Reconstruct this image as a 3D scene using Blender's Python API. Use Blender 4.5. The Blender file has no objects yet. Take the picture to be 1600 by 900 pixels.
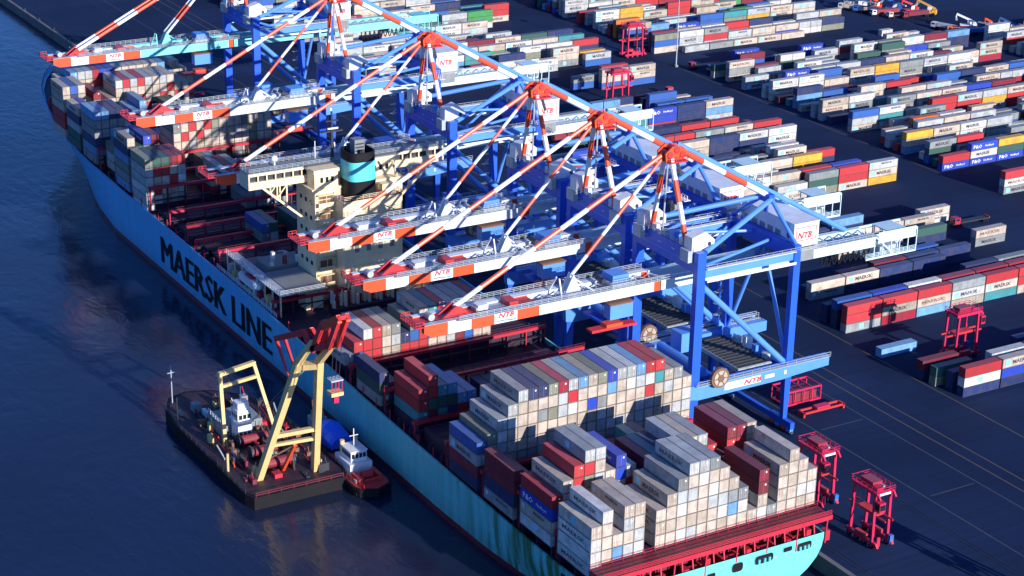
import bpy, math, random
from mathutils import Vector, Matrix
R = math.radians
rnd = random.Random(11)
# Coordinates used below: x = along the ship (stern -> bow), y = across (water -> land), z up, metres,
# water at z = 0.  They are swapped to Blender's (y, x, z) when geometry is linked.
def T(p): return (p[1], p[0], p[2])
scene = bpy.context.scene
COL = scene.collection

# ------------------------------------------------------------------ camera
CAM = (-278.04, -185.07, 205.27)
F_PX, PITCH, ROLL, YAW = 3046.41, R(21.359), R(-1.1424), R(30.8557)
def cam_axes():
    cw, sw, cp, sp, c, s = math.cos(YAW), math.sin(YAW), math.cos(PITCH), math.sin(PITCH), math.cos(ROLL), math.sin(ROLL)
    r0 = Vector((-sw, cw, 0)); f0 = Vector((cw * cp, sw * cp, -sp)); u0 = Vector((cw * sp, sw * sp, cp))
    return r0 * c - u0 * s, f0, r0 * s + u0 * c
AX_R, AX_F, AX_U = cam_axes()
def project(p):
    d = Vector(p) - Vector(CAM); w = d.dot(AX_F)
    return 800 + F_PX * d.dot(AX_R) / w, 450 - F_PX * d.dot(AX_U) / w, w
cam = bpy.data.cameras.new('camera'); co = bpy.data.objects.new('camera', cam); COL.objects.link(co)
r_, u_, b_ = Vector(T(AX_R)), Vector(T(AX_U)), -Vector(T(AX_F))
m = Matrix.Identity(4)
for i in range(3):
    m[i][0] = r_[i]; m[i][1] = u_[i]; m[i][2] = b_[i]; m[i][3] = T(CAM)[i]
co.matrix_world = m
cam.sensor_width = 36; cam.lens = F_PX / 1600 * 36; cam.clip_start = 1; cam.clip_end = 6000
scene.camera = co

# ------------------------------------------------------------------ light
SUN_EL = 17.0
sun_travel = Vector((1.0, -0.16, 0)).normalized() * math.cos(R(SUN_EL)) + Vector((0, 0, -math.sin(R(SUN_EL))))
st = Vector(T(sun_travel))
world = bpy.data.worlds.new('World'); scene.world = world; world.use_nodes = True
nt = world.node_tree; nt.nodes.clear()
out = nt.nodes.new('ShaderNodeOutputWorld'); bg = nt.nodes.new('ShaderNodeBackground'); sky = nt.nodes.new('ShaderNodeTexSky')
sky.sky_type = 'NISHITA'; sky.sun_disc = False; sky.sun_elevation = R(SUN_EL)
sky.sun_rotation = math.atan2(-st.x, -st.y); sky.ozone_density = 4.0; sky.air_density = 1.0; sky.dust_density = 0.3
bg.inputs[1].default_value = 0.10
hue = nt.nodes.new('ShaderNodeMix'); hue.data_type = 'RGBA'; hue.blend_type = 'MULTIPLY'; hue.inputs[0].default_value = 1; hue.inputs[7].default_value = (0.48, 0.84, 1.5, 1)
nt.links.new(sky.outputs[0], hue.inputs[6]); nt.links.new(hue.outputs[2], bg.inputs[0]); nt.links.new(bg.outputs[0], out.inputs[0])
sl = bpy.data.lights.new('sun', 'SUN'); sl.energy = 5.0; sl.angle = R(0.5); sl.color = (1.0, 0.94, 0.87)
so = bpy.data.objects.new('sun', sl); COL.objects.link(so)
so.rotation_euler = st.to_track_quat('-Z', 'Y').to_euler()
scene.view_settings.view_transform = 'Standard'; scene.view_settings.look = 'None'
scene.view_settings.exposure = 0.42; scene.view_settings.gamma = 1.0
scene.render.engine = 'CYCLES'

# ------------------------------------------------------------------ materials
MATS = {}
def mat(name, col, rough=0.55, metal=0.0, dirt=0.25, scale=0.35, dirtcol=(0.10, 0.08, 0.065), roof=None, streak=0.0, streakcol=(0.12, 0.06, 0.03), bump=0.0):
    """Painted surface with blotchy wear, optional rust streaks and optional dust lying on the roof."""
    if name in MATS: return MATS[name]
    M = bpy.data.materials.new(name); M.use_nodes = True; t = M.node_tree; N = t.nodes; L = t.links
    p = N['Principled BSDF']; p.inputs['Roughness'].default_value = rough; p.inputs['Metallic'].default_value = metal
    geo = N.new('ShaderNodeNewGeometry'); noi = N.new('ShaderNodeTexNoise'); noi.inputs['Scale'].default_value = scale; noi.inputs['Detail'].default_value = 6
    noi.inputs['Roughness'].default_value = 0.65
    L.new(geo.outputs['Position'], noi.inputs['Vector'])
    ramp = N.new('ShaderNodeValToRGB'); ramp.color_ramp.elements[0].position = 0.42; ramp.color_ramp.elements[1].position = 0.72
    L.new(noi.outputs['Fac'], ramp.inputs['Fac'])
    mul = N.new('ShaderNodeMath'); mul.operation = 'MULTIPLY'; mul.inputs[1].default_value = dirt; L.new(ramp.outputs['Color'], mul.inputs[0])
    mix = N.new('ShaderNodeMix'); mix.data_type = 'RGBA'; mix.inputs[6].default_value = (*col, 1); mix.inputs[7].default_value = (*dirtcol, 1)
    L.new(mul.outputs[0], mix.inputs[0]); last = mix.outputs[2]
    if streak > 0:
        mp = N.new('ShaderNodeMapping'); mp.inputs['Scale'].default_value = (1.6, 1.6, 0.09); L.new(geo.outputs['Position'], mp.inputs['Vector'])
        n2 = N.new('ShaderNodeTexNoise'); n2.inputs['Scale'].default_value = 1.0; n2.inputs['Detail'].default_value = 5; L.new(mp.outputs[0], n2.inputs['Vector'])
        r2 = N.new('ShaderNodeValToRGB'); r2.color_ramp.elements[0].position = 0.55; r2.color_ramp.elements[1].position = 0.78; L.new(n2.outputs['Fac'], r2.inputs['Fac'])
        m2 = N.new('ShaderNodeMath'); m2.operation = 'MULTIPLY'; m2.inputs[1].default_value = streak; L.new(r2.outputs['Color'], m2.inputs[0])
        x2 = N.new('ShaderNodeMix'); x2.data_type = 'RGBA'; L.new(m2.outputs[0], x2.inputs[0]); L.new(last, x2.inputs[6]); x2.inputs[7].default_value = (*streakcol, 1); last = x2.outputs[2]
    if roof is not None:
        sp = N.new('ShaderNodeSeparateXYZ'); L.new(geo.outputs['Normal'], sp.inputs[0])
        g = N.new('ShaderNodeMath'); g.operation = 'GREATER_THAN'; g.inputs[1].default_value = 0.8; L.new(sp.outputs['Z'], g.inputs[0])
        n3 = N.new('ShaderNodeTexNoise'); n3.inputs['Scale'].default_value = 0.22; n3.inputs['Detail'].default_value = 7; L.new(geo.outputs['Position'], n3.inputs['Vector'])
        m3 = N.new('ShaderNodeMath'); m3.operation = 'MULTIPLY'; L.new(g.outputs[0], m3.inputs[0]); L.new(n3.outputs['Fac'], m3.inputs[1])
        x3 = N.new('ShaderNodeMix'); x3.data_type = 'RGBA'; L.new(m3.outputs[0], x3.inputs[0]); L.new(last, x3.inputs[6]); x3.inputs[7].default_value = (*roof, 1); last = x3.outputs[2]
    if name.startswith('container paint'):
        oi = N.new('ShaderNodeObjectInfo'); jr = N.new('ShaderNodeMapRange'); jr.inputs[3].default_value = 0.72; jr.inputs[4].default_value = 1.12; L.new(oi.outputs['Random'], jr.inputs[0])
        hs = N.new('ShaderNodeHueSaturation'); L.new(jr.outputs[0], hs.inputs['Value']); L.new(last, hs.inputs['Color']); last = hs.outputs[0]
        p.inputs['Specular IOR Level'].default_value = 0.3
    L.new(last, p.inputs['Base Color'])
    if bump > 0:
        b = N.new('ShaderNodeBump'); b.inputs['Strength'].default_value = bump; b.inputs['Distance'].default_value = 0.3
        L.new(noi.outputs['Fac'], b.inputs['Height']); L.new(b.outputs[0], p.inputs['Normal'])
    MATS[name] = M
    return M

ROOF = (0.17, 0.19, 0.22)
CC = {  # container paints
 'cream': (0.66, 0.56, 0.47), 'sand': (0.55, 0.47, 0.38), 'pale grey': (0.52, 0.55, 0.56), 'grey': (0.30, 0.33, 0.34),
 'white': (0.74, 0.73, 0.70), 'red': (0.60, 0.038, 0.052), 'maroon': (0.26, 0.02, 0.05), 'crimson': (0.42, 0.02, 0.06), 'blue': (0.03, 0.14, 0.50),
 'light blue': (0.16, 0.38, 0.66), 'navy': (0.02, 0.045, 0.16), 'royal blue': (0.02, 0.07, 0.55), 'teal': (0.06, 0.33, 0.37),
 'green': (0.06, 0.34, 0.10), 'dark green': (0.04, 0.13, 0.11), 'olive': (0.27, 0.29, 0.22), 'yellow': (0.80, 0.42, 0.05), 'orange': (0.80, 0.20, 0.04)}
for k, c in CC.items():
    mat('container paint ' + k, c, 0.5, 0, 0.5, 0.45, roof=tuple(0.45 * a + 0.55 * b for a, b in zip(c, ROOF)), streak=0.38, streakcol=(0.17, 0.10, 0.07))
for k, c in CC.items():
    mat('container frame ' + k, tuple(0.52 * a + 0.02 * b for a, b in zip(c, (1.0, 0.7, 0.5))), 0.6, 0, 0.5, 0.6)
M_crane = mat('crane blue', (0.018, 0.105, 0.62), 0.4, dirt=0.2, scale=0.15, dirtcol=(0.02, 0.05, 0.2))
M_cranel = mat('crane light blue', (0.10, 0.29, 0.78), 0.4, dirt=0.2, scale=0.15, dirtcol=(0.03, 0.10, 0.35))
M_white = mat('white paint', (0.78, 0.80, 0.82), 0.4, dirt=0.25, scale=0.3, streak=0.15)
M_boomw = mat('boom white', (0.70, 0.76, 0.82), 0.4, dirt=0.25, scale=0.3, dirtcol=(0.3, 0.35, 0.4), streak=0.15)
M_orange = mat('signal orange', (0.80, 0.085, 0.025), 0.4, dirt=0.15, scale=0.4)
M_red = mat('signal red', (0.60, 0.035, 0.04), 0.4, dirt=0.2, scale=0.4)
M_magenta = mat('carrier red', (0.62, 0.02, 0.09), 0.35, dirt=0.2, scale=0.8)
M_dred = mat('deck red', (0.22, 0.018, 0.035), 0.6, dirt=0.5, scale=0.3, dirtcol=(0.03, 0.02, 0.04))
M_lred = mat('lashing red', (0.50, 0.015, 0.045), 0.5, dirt=0.25, scale=0.5)
M_dark = mat('dark steel', (0.025, 0.03, 0.045), 0.5, dirt=0.3, scale=0.5)
M_black = mat('black', (0.008, 0.008, 0.012), 0.65, dirt=0.15, dirtcol=(0.05, 0.03, 0.025))
M_black.node_tree.nodes['Principled BSDF'].inputs['Specular IOR Level'].default_value = 0.2
M_glass = mat('dark glass', (0.015, 0.02, 0.03), 0.12, dirt=0.0)
M_grey = mat('grey steel', (0.25, 0.28, 0.30), 0.45, dirt=0.4, scale=0.4)
M_galv = mat('galvanised', (0.42, 0.47, 0.50), 0.4, dirt=0.3, scale=0.6)
M_super = mat('superstructure cream', (0.84, 0.69, 0.43), 0.5, dirt=0.15, scale=0.2, streak=0.12)
M_superd = mat('ship roof grey', (0.20, 0.22, 0.23), 0.6, dirt=0.3, scale=0.3)
M_aqua = mat('funnel aqua', (0.10, 0.62, 0.62), 0.45, dirt=0.15, scale=0.3)
M_girder = mat('girder pale cyan', (0.58, 0.76, 0.80), 0.4, dirt=0.25, scale=0.3, dirtcol=(0.25, 0.38, 0.45), streak=0.15)
M_hatch = mat('hatch cover', (0.040, 0.016, 0.040), 0.6, dirt=0.5, scale=0.3, dirtcol=(0.015, 0.02, 0.05))
M_mint = mat('crane mint', (0.22, 0.68, 0.66), 0.4, dirt=0.25, scale=0.3, dirtcol=(0.08, 0.3, 0.33))
M_shear = mat('shearleg cream', (0.72, 0.52, 0.22), 0.5, dirt=0.2, scale=0.4, streak=0.15)
M_rust = mat('rust', (0.20, 0.10, 0.06), 0.7, dirt=0.5, scale=0.7)
M_plat = mat('platform olive', (0.075, 0.08, 0.07), 0.7, dirt=0.4, scale=0.5)
M_bdeck = mat('barge deck', (0.016, 0.012, 0.026), 0.6, dirt=0.6, scale=0.4, dirtcol=(0.10, 0.03, 0.02))
M_blue2 = mat('tarpaulin blue', (0.02, 0.16, 0.95), 0.35, dirt=0.15, scale=0.8, bump=0.4)
M_logor = mat('logo red', (0.70, 0.03, 0.04), 0.5, dirt=0)
M_logob = mat('logo blue', (0.03, 0.13, 0.45), 0.5, dirt=0)
M_star = mat('emblem light blue', (0.25, 0.62, 0.80), 0.5, dirt=0)
M_ink = mat('lettering ink', (0.035, 0.04, 0.06), 0.5, dirt=0)
M_yline = mat('yellow line paint', (0.10, 0.08, 0.05), 0.8, dirt=1.0, scale=1.0)
M_wline = mat('white line paint', (0.06, 0.075, 0.11), 0.8, dirt=1.0, scale=1.0)

def hull_material():
    M = bpy.data.materials.new('hull paint'); M.use_nodes = True; t = M.node_tree; N = t.nodes; L = t.links
    p = N['Principled BSDF']; p.inputs['Roughness'].default_value = 0.33
    geo = N.new('ShaderNodeNewGeometry'); sp = N.new('ShaderNodeSeparateXYZ'); L.new(geo.outputs['Position'], sp.inputs[0])
    mp = N.new('ShaderNodeMapping'); mp.inputs['Scale'].default_value = (0.55, 0.55, 0.035); L.new(geo.outputs['Position'], mp.inputs['Vector'])
    n = N.new('ShaderNodeTexNoise'); n.inputs['Scale'].default_value = 0.8; n.inputs['Detail'].default_value = 6; L.new(mp.outputs[0], n.inputs['Vector'])
    r = N.new('ShaderNodeValToRGB'); r.color_ramp.elements[0].position = 0.42; r.color_ramp.elements[1].position = 0.62; L.new(n.outputs['Fac'], r.inputs['Fac'])
    # algae-green staining is confined to the quarter (y_blender = ship x)
    mr = N.new('ShaderNodeMapRange'); mr.inputs[1].default_value = 62; mr.inputs[2].default_value = 12; mr.inputs[3].default_value = 0.12; mr.inputs[4].default_value = 1.5; L.new(sp.outputs['Y'], mr.inputs[0])
    gx = N.new('ShaderNodeMapRange'); gx.inputs[1].default_value = 0.0; gx.inputs[2].default_value = 10; L.new(sp.outputs['Y'], gx.inputs[0])
    mu = N.new('ShaderNodeMath'); mu.operation = 'MULTIPLY'; L.new(mr.outputs[0], mu.inputs[0]); L.new(gx.outputs[0], mu.inputs[1])
    mu2 = N.new('ShaderNodeMath'); mu2.operation = 'MULTIPLY'; L.new(mu.outputs[0], mu2.inputs[0]); L.new(r.outputs['Color'], mu2.inputs[1])
    # paint: teal aft; forward a bluish overlay tint is put into the colour
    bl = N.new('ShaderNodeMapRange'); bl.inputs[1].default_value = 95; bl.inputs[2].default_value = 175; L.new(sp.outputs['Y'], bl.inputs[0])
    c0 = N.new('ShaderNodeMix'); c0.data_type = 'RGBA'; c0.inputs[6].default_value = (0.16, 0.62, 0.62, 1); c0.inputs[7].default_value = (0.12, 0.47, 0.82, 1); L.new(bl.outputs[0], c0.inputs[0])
    c1 = N.new('ShaderNodeMix'); c1.data_type = 'RGBA'; c1.inputs[7].default_value = (0.045, 0.20, 0.09, 1); L.new(mu2.outputs[0], c1.inputs[0]); L.new(c0.outputs[2], c1.inputs[6])
    # faint fine streaks everywhere
    n2 = N.new('ShaderNodeTexNoise'); n2.inputs['Scale'].default_value = 3.0; n2.inputs['Detail'].default_value = 4; L.new(mp.outputs[0], n2.inputs['Vector'])
    r2 = N.new('ShaderNodeValToRGB'); r2.color_ramp.elements[0].position = 0.5; r2.color_ramp.elements[1].position = 0.8; L.new(n2.outputs['Fac'], r2.inputs['Fac'])
    m4 = N.new('ShaderNodeMath'); m4.operation = 'MULTIPLY'; m4.inputs[1].default_value = 0.3; L.new(r2.outputs['Color'], m4.inputs[0])
    c2 = N.new('ShaderNodeMix'); c2.data_type = 'RGBA'; c2.inputs[7].default_value = (0.08, 0.25, 0.25, 1); L.new(m4.outputs[0], c2.inputs[0]); L.new(c1.outputs[2], c2.inputs[6])
    # welded plate seams: thin grid of slightly darker, uneven lines
    def line(axis, period, width):
        d = N.new('ShaderNodeMath'); d.operation = 'DIVIDE'; d.inputs[1].default_value = period; L.new(sp.outputs[axis], d.inputs[0])
        f = N.new('ShaderNodeMath'); f.operation = 'FRACT'; L.new(d.outputs[0], f.inputs[0])
        k = N.new('ShaderNodeMath'); k.operation = 'LESS_THAN'; k.inputs[1].default_value = width; L.new(f.outputs[0], k.inputs[0]); return k
    la, lb = line('Y', 9.0, 0.02), line('Z', 2.7, 0.05)
    mxl = N.new('ShaderNodeMath'); mxl.operation = 'MAXIMUM'; L.new(la.outputs[0], mxl.inputs[0]); L.new(lb.outputs[0], mxl.inputs[1])
    ml = N.new('ShaderNodeMath'); ml.operation = 'MULTIPLY'; ml.inputs[1].default_value = 0.22; L.new(mxl.outputs[0], ml.inputs[0])
    c2b = N.new('ShaderNodeMix'); c2b.data_type = 'RGBA'; c2b.inputs[7].default_value = (0.05, 0.16, 0.22, 1); L.new(ml.outputs[0], c2b.inputs[0]); L.new(c2.outputs[2], c2b.inputs[6])
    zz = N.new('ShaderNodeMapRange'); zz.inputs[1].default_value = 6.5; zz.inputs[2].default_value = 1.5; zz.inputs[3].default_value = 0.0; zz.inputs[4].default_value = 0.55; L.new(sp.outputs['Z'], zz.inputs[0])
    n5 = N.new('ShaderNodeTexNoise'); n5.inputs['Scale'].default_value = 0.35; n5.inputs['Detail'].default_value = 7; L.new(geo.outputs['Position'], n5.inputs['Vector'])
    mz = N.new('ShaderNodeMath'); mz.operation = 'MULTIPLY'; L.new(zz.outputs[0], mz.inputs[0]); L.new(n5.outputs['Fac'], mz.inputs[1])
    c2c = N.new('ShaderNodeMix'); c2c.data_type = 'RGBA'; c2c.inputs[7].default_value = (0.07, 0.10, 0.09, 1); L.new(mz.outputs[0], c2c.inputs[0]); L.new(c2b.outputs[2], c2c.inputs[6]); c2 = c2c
    # red boot topping by height
    g = N.new('ShaderNodeMath'); g.operation = 'LESS_THAN'; g.inputs[1].default_value = 1.5; L.new(sp.outputs['Z'], g.inputs[0])
    c3 = N.new('ShaderNodeMix'); c3.data_type = 'RGBA'; c3.inputs[7].default_value = (0.17, 0.02, 0.03, 1); L.new(g.outputs[0], c3.inputs[0]); L.new(c2.outputs[2], c3.inputs[6])
    L.new(c3.outputs[2], p.inputs['Base Color'])
    return M
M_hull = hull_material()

def asphalt_material():
    M = bpy.data.materials.new('asphalt'); M.use_nodes = True; t = M.node_tree; N = t.nodes; L = t.links
    p = N['Principled BSDF']; p.inputs['Roughness'].default_value = 0.85; p.inputs['Specular IOR Level'].default_value = 0.15
    geo = N.new('ShaderNodeNewGeometry')
    n = N.new('ShaderNodeTexNoise'); n.inputs['Scale'].default_value = 0.02; n.inputs['Detail'].default_value = 8; L.new(geo.outputs['Position'], n.inputs['Vector'])
    r = N.new('ShaderNodeValToRGB'); e = r.color_ramp.elements; e[0].position = 0.35; e[0].color = (0.007, 0.017, 0.055, 1); e[1].position = 0.7; e[1].color = (0.013, 0.030, 0.085, 1)
    L.new(n.outputs['Fac'], r.inputs['Fac'])
    # tyre-worn bands running along the rows
    mp = N.new('ShaderNodeMapping'); mp.inputs['Scale'].default_value = (0.01, 0.55, 1); L.new(geo.outputs['Position'], mp.inputs['Vector'])
    n2 = N.new('ShaderNodeTexNoise'); n2.inputs['Scale'].default_value = 1; n2.inputs['Detail'].default_value = 5; L.new(mp.outputs[0], n2.inputs['Vector'])
    r2 = N.new('ShaderNodeValToRGB'); r2.color_ramp.elements[0].position = 0.5; r2.color_ramp.elements[1].position = 0.8; L.new(n2.outputs['Fac'], r2.inputs['Fac'])
    m4 = N.new('ShaderNodeMath'); m4.operation = 'MULTIPLY'; m4.inputs[1].default_value = 0.55; L.new(r2.outputs['Color'], m4.inputs[0])
    c2 = N.new('ShaderNodeMix'); c2.data_type = 'RGBA'; c2.inputs[7].default_value = (0.008, 0.012, 0.030, 1); L.new(m4.outputs[0], c2.inputs[0]); L.new(r.outputs[0], c2.inputs[6])
    mp3 = N.new('ShaderNodeMapping'); mp3.inputs['Scale'].default_value = (0.5, 0.03, 1); mp3.inputs['Rotation'].default_value = (0, 0, 0.08); L.new(geo.outputs['Position'], mp3.inputs['Vector'])
    n3 = N.new('ShaderNodeTexNoise'); n3.inputs['Scale'].default_value = 1; n3.inputs['Detail'].default_value = 6; L.new(mp3.outputs[0], n3.inputs['Vector'])
    vo = N.new('ShaderNodeTexVoronoi'); vo.inputs['Scale'].default_value = 0.035; L.new(geo.outputs['Position'], vo.inputs['Vector'])
    r3 = N.new('ShaderNodeValToRGB'); r3.color_ramp.elements[0].position = 0.55; r3.color_ramp.elements[1].position = 0.75; L.new(n3.outputs['Fac'], r3.inputs['Fac'])
    m5 = N.new('ShaderNodeMath'); m5.operation = 'MULTIPLY'; L.new(r3.outputs['Color'], m5.inputs[0]); L.new(vo.outputs['Distance'], m5.inputs[1])
    m6 = N.new('ShaderNodeMath'); m6.operation = 'MULTIPLY'; m6.use_clamp = True; m6.inputs[1].default_value = 0.06; L.new(m5.outputs[0], m6.inputs[0])
    c3 = N.new('ShaderNodeMix'); c3.data_type = 'RGBA'; c3.inputs[7].default_value = (0.05, 0.06, 0.08, 1); L.new(m6.outputs[0], c3.inputs[0]); L.new(c2.outputs[2], c3.inputs[6])
    # patched bays with slightly different asphalt
    cell = N.new('ShaderNodeTexBrick'); cell.inputs['Scale'].default_value = 1.0; cell.inputs['Brick Width'].default_value = 26; cell.inputs['Row Height'].default_value = 9; cell.inputs['Mortar Size'].default_value = 0.09
    cell.inputs['Color1'].default_value = (0.9, 0.9, 0.9, 1); cell.inputs['Color2'].default_value = (1.12, 1.12, 1.12, 1); cell.inputs['Mortar'].default_value = (0.55, 0.55, 0.55, 1); L.new(geo.outputs['Position'], cell.inputs['Vector'])
    c4 = N.new('ShaderNodeMix'); c4.data_type = 'RGBA'; c4.blend_type = 'MULTIPLY'; c4.inputs[0].default_value = 0.8; L.new(c3.outputs[2], c4.inputs[6]); L.new(cell.outputs['Color'], c4.inputs[7])
    L.new(c4.outputs[2], p.inputs['Base Color'])
    return M
M_asphalt = asphalt_material()
M_quay = mat('quay concrete', (0.16, 0.15, 0.15), 0.8, dirt=0.6, scale=0.12, dirtcol=(0.04, 0.04, 0.05), streak=0.3)

def water_material():
    M = bpy.data.materials.new('harbour water'); M.use_nodes = True; t = M.node_tree; N = t.nodes; L = t.links
    p = N['Principled BSDF']; p.inputs['Base Color'].default_value = (0.010, 0.016, 0.045, 1); p.inputs['Roughness'].default_value = 0.16; p.inputs['IOR'].default_value = 1.33
    geo = N.new('ShaderNodeNewGeometry')
    mp = N.new('ShaderNodeMapping'); mp.inputs['Scale'].default_value = (0.22, 0.08, 1); mp.inputs['Rotation'].default_value = (0, 0, R(58)); L.new(geo.outputs['Position'], mp.inputs['Vector'])
    n = N.new('ShaderNodeTexNoise'); n.inputs['Scale'].default_value = 1.6; n.inputs['Detail'].default_value = 5; n.inputs['Distortion'].default_value = 0.4; L.new(mp.outputs[0], n.inputs['Vector'])
    n2 = N.new('ShaderNodeTexNoise'); n2.inputs['Scale'].default_value = 0.012; n2.inputs['Detail'].default_value = 4; L.new(geo.outputs['Position'], n2.inputs['Vector'])
    r = N.new('ShaderNodeValToRGB'); r.color_ramp.elements[0].position = 0.35; r.color_ramp.elements[1].position = 0.7
    r.color_ramp.elements[0].color = (0.15, 0.15, 0.15, 1); L.new(n2.outputs['Fac'], r.inputs['Fac'])
    mu = N.new('ShaderNodeMath'); mu.operation = 'MULTIPLY'; L.new(n.outputs['Fac'], mu.inputs[0]); L.new(r.outputs['Color'], mu.inputs[1])
    n6 = N.new('ShaderNodeTexNoise'); n6.inputs['Scale'].default_value = 0.11; n6.inputs['Detail'].default_value = 3; n6.inputs['Distortion'].default_value = 1.2; L.new(geo.outputs['Position'], n6.inputs['Vector'])
    ad = N.new('ShaderNodeMath'); ad.operation = 'MULTIPLY_ADD'; ad.inputs[1].default_value = 0.4; L.new(n6.outputs['Fac'], ad.inputs[0]); L.new(mu.outputs[0], ad.inputs[2])
    b = N.new('ShaderNodeBump'); b.inputs['Strength'].default_value = 0.42; b.inputs['Distance'].default_value = 0.7; L.new(ad.outputs[0], b.inputs['Height']); L.new(b.outputs[0], p.inputs['Normal'])
    cr = N.new('ShaderNodeValToRGB'); e = cr.color_ramp.elements; e[0].position = 0.3; e[0].color = (0.011, 0.015, 0.036, 1); e[1].position = 0.75; e[1].color = (0.011, 0.026, 0.070, 1)
    L.new(n2.outputs['Fac'], cr.inputs['Fac']); L.new(cr.outputs[0], p.inputs['Base Color'])
    return M
M_water = water_material()

# ------------------------------------------------------------------ mesh helpers
class MB:
    def __init__(s): s.v = []; s.f = []; s.m = []; s.mats = []
    def slot(s, m):
        if m not in s.mats: s.mats.append(m)
        return s.mats.index(m)
    def add(s, vs, fs, m):
        o = len(s.v); k = s.slot(m); s.v += [tuple(p) for p in vs]
        for f in fs: s.f.append(tuple(o + i for i in f)); s.m.append(k)
    def box(s, x0, x1, y0, y1, z0, z1, m):
        vs = [(x0, y0, z0), (x1, y0, z0), (x1, y1, z0), (x0, y1, z0), (x0, y0, z1), (x1, y0, z1), (x1, y1, z1), (x0, y1, z1)]
        s.add(vs, [(0, 3, 2, 1), (4, 5, 6, 7), (0, 1, 5, 4), (1, 2, 6, 5), (2, 3, 7, 6), (3, 0, 4, 7)], m)
    def beam(s, a, b, w, h, m, up=(0, 0, 1), w2=None, h2=None):
        a, b = Vector(a), Vector(b); d = (b - a).normalized(); u = Vector(up)
        if abs(d.dot(u)) > 0.98: u = Vector((0, 1, 0))
        sd = d.cross(u).normalized(); u = sd.cross(d).normalized()
        w2 = w if w2 is None else w2; h2 = h if h2 is None else h2
        vs = [a - sd * w / 2 - u * h / 2, a + sd * w / 2 - u * h / 2, a + sd * w / 2 + u * h / 2, a - sd * w / 2 + u * h / 2,
              b - sd * w2 / 2 - u * h2 / 2, b + sd * w2 / 2 - u * h2 / 2, b + sd * w2 / 2 + u * h2 / 2, b - sd * w2 / 2 + u * h2 / 2]
        s.add(vs, [(0, 1, 2, 3), (7, 6, 5, 4), (0, 4, 5, 1), (1, 5, 6, 2), (2, 6, 7, 3), (3, 7, 4, 0)], m)
    def tube(s, a, b, r, m, n=8, r2=None, cap=True):
        a, b = Vector(a), Vector(b); d = (b - a).normalized(); u = Vector((0, 0, 1)) if abs(d.z) < 0.95 else Vector((0, 1, 0))
        sd = d.cross(u).normalized(); u = sd.cross(d); r2 = r if r2 is None else r2
        vs = []
        for q, rr in ((a, r), (b, r2)):
            for i in range(n):
                t = 2 * math.pi * i / n; vs.append(q + (sd * math.cos(t) + u * math.sin(t)) * rr)
        fs = [(i, (i + 1) % n, n + (i + 1) % n, n + i) for i in range(n)]
        fs = [tuple(reversed(f)) for f in fs]
        if cap: fs += [tuple(range(n)), tuple(reversed(range(n, 2 * n)))]
        s.add(vs, fs, m)
    def banded(s, a, b, r, n, m1, m2, sides=8):
        a, b = Vector(a), Vector(b)
        for i in range(n):
            s.tube(a.lerp(b, i / n), a.lerp(b, (i + 1) / n), r, (m1, m2)[i % 2], sides, cap=(i in (0, n - 1)))
    def prism(s, poly, z0, z1, m, ax=2):
        """poly in the plane normal to axis ax, extruded along it"""
        n = len(poly)
        def P(p, z): return (p[0], p[1], z) if ax == 2 else ((z, p[0], p[1]) if ax == 0 else (p[0], z, p[1]))
        s.add([P(p, z0) for p in poly] + [P(p, z1) for p in poly],
              [tuple(reversed(range(n))), tuple(range(n, 2 * n))] + [(i, (i + 1) % n, n + (i + 1) % n, n + i) for i in range(n)], m)
    def rail(s, pts, h, m, step=2.0, r=0.05, rows=2):
        for a, b in zip(pts[:-1], pts[1:]):
            a, b = Vector(a), Vector(b); L = (b - a).length; k = max(1, int(L / step))
            for j in range(rows):
                o = Vector((0, 0, h * (j + 1) / rows)); s.beam(a + o, b + o, r * 2, r * 2, m)
            for i in range(k + 1):
                q = a.lerp(b, i / k); s.beam(q, q + Vector((0, 0, h)), r * 2, r * 2, m)
    def sphere(s, c, r, m, n=10, k=6, sq=(1, 1, 1)):
        vs = [(c[0], c[1], c[2] - r * sq[2])]
        for j in range(1, k):
            ph = -math.pi / 2 + math.pi * j / k
            for i in range(n):
                t = 2 * math.pi * i / n
                vs.append((c[0] + r * sq[0] * math.cos(ph) * math.cos(t), c[1] + r * sq[1] * math.cos(ph) * math.sin(t), c[2] + r * sq[2] * math.sin(ph)))
        vs.append((c[0], c[1], c[2] + r * sq[2])); e = len(vs) - 1
        fs = [(0, 1 + (i + 1) % n, 1 + i) for i in range(n)]
        for j in range(k - 2):
            o = 1 + j * n
            fs += [(o + i, o + (i + 1) % n, o + n + (i + 1) % n, o + n + i) for i in range(n)]
        o = 1 + (k - 2) * n; fs += [(o + i, o + (i + 1) % n, e) for i in range(n)]
        s.add(vs, fs, m)
    def mesh(s, name, off=(0, 0, 0)):
        me = bpy.data.meshes.new(name)
        me.from_pydata([(p[1] - off[1], p[0] - off[0], p[2] - off[2]) for p in s.v], [], [tuple(reversed(f)) for f in s.f])
        for m_ in s.mats: me.materials.append(m_)
        me.polygons.foreach_set('material_index', s.m); me.update()
        return me
    def build(s, name, parent=None, smooth=False, off=(0, 0, 0)):
        me = s.mesh(name, off)
        if smooth:
            for p in me.polygons: p.use_smooth = True
        return link(name, me, parent)
def link(name, me, parent=None, loc=None):
    o = bpy.data.objects.new(name, me); COL.objects.link(o)
    if parent is not None: o.parent = parent
    if loc is not None: o.location = T(loc)
    return o
def tag(o, label=None, cat=None, group=None, kind=None):
    if label: o['label'] = label
    if cat: o['category'] = cat
    if group: o['group'] = group
    if kind: o['kind'] = kind
    return o
def empty(name, loc, label=None, cat=None, group=None):
    o = bpy.data.objects.new(name, None); COL.objects.link(o); o.location = T(loc); o.empty_display_size = 1
    return tag(o, label, cat, group)
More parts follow.
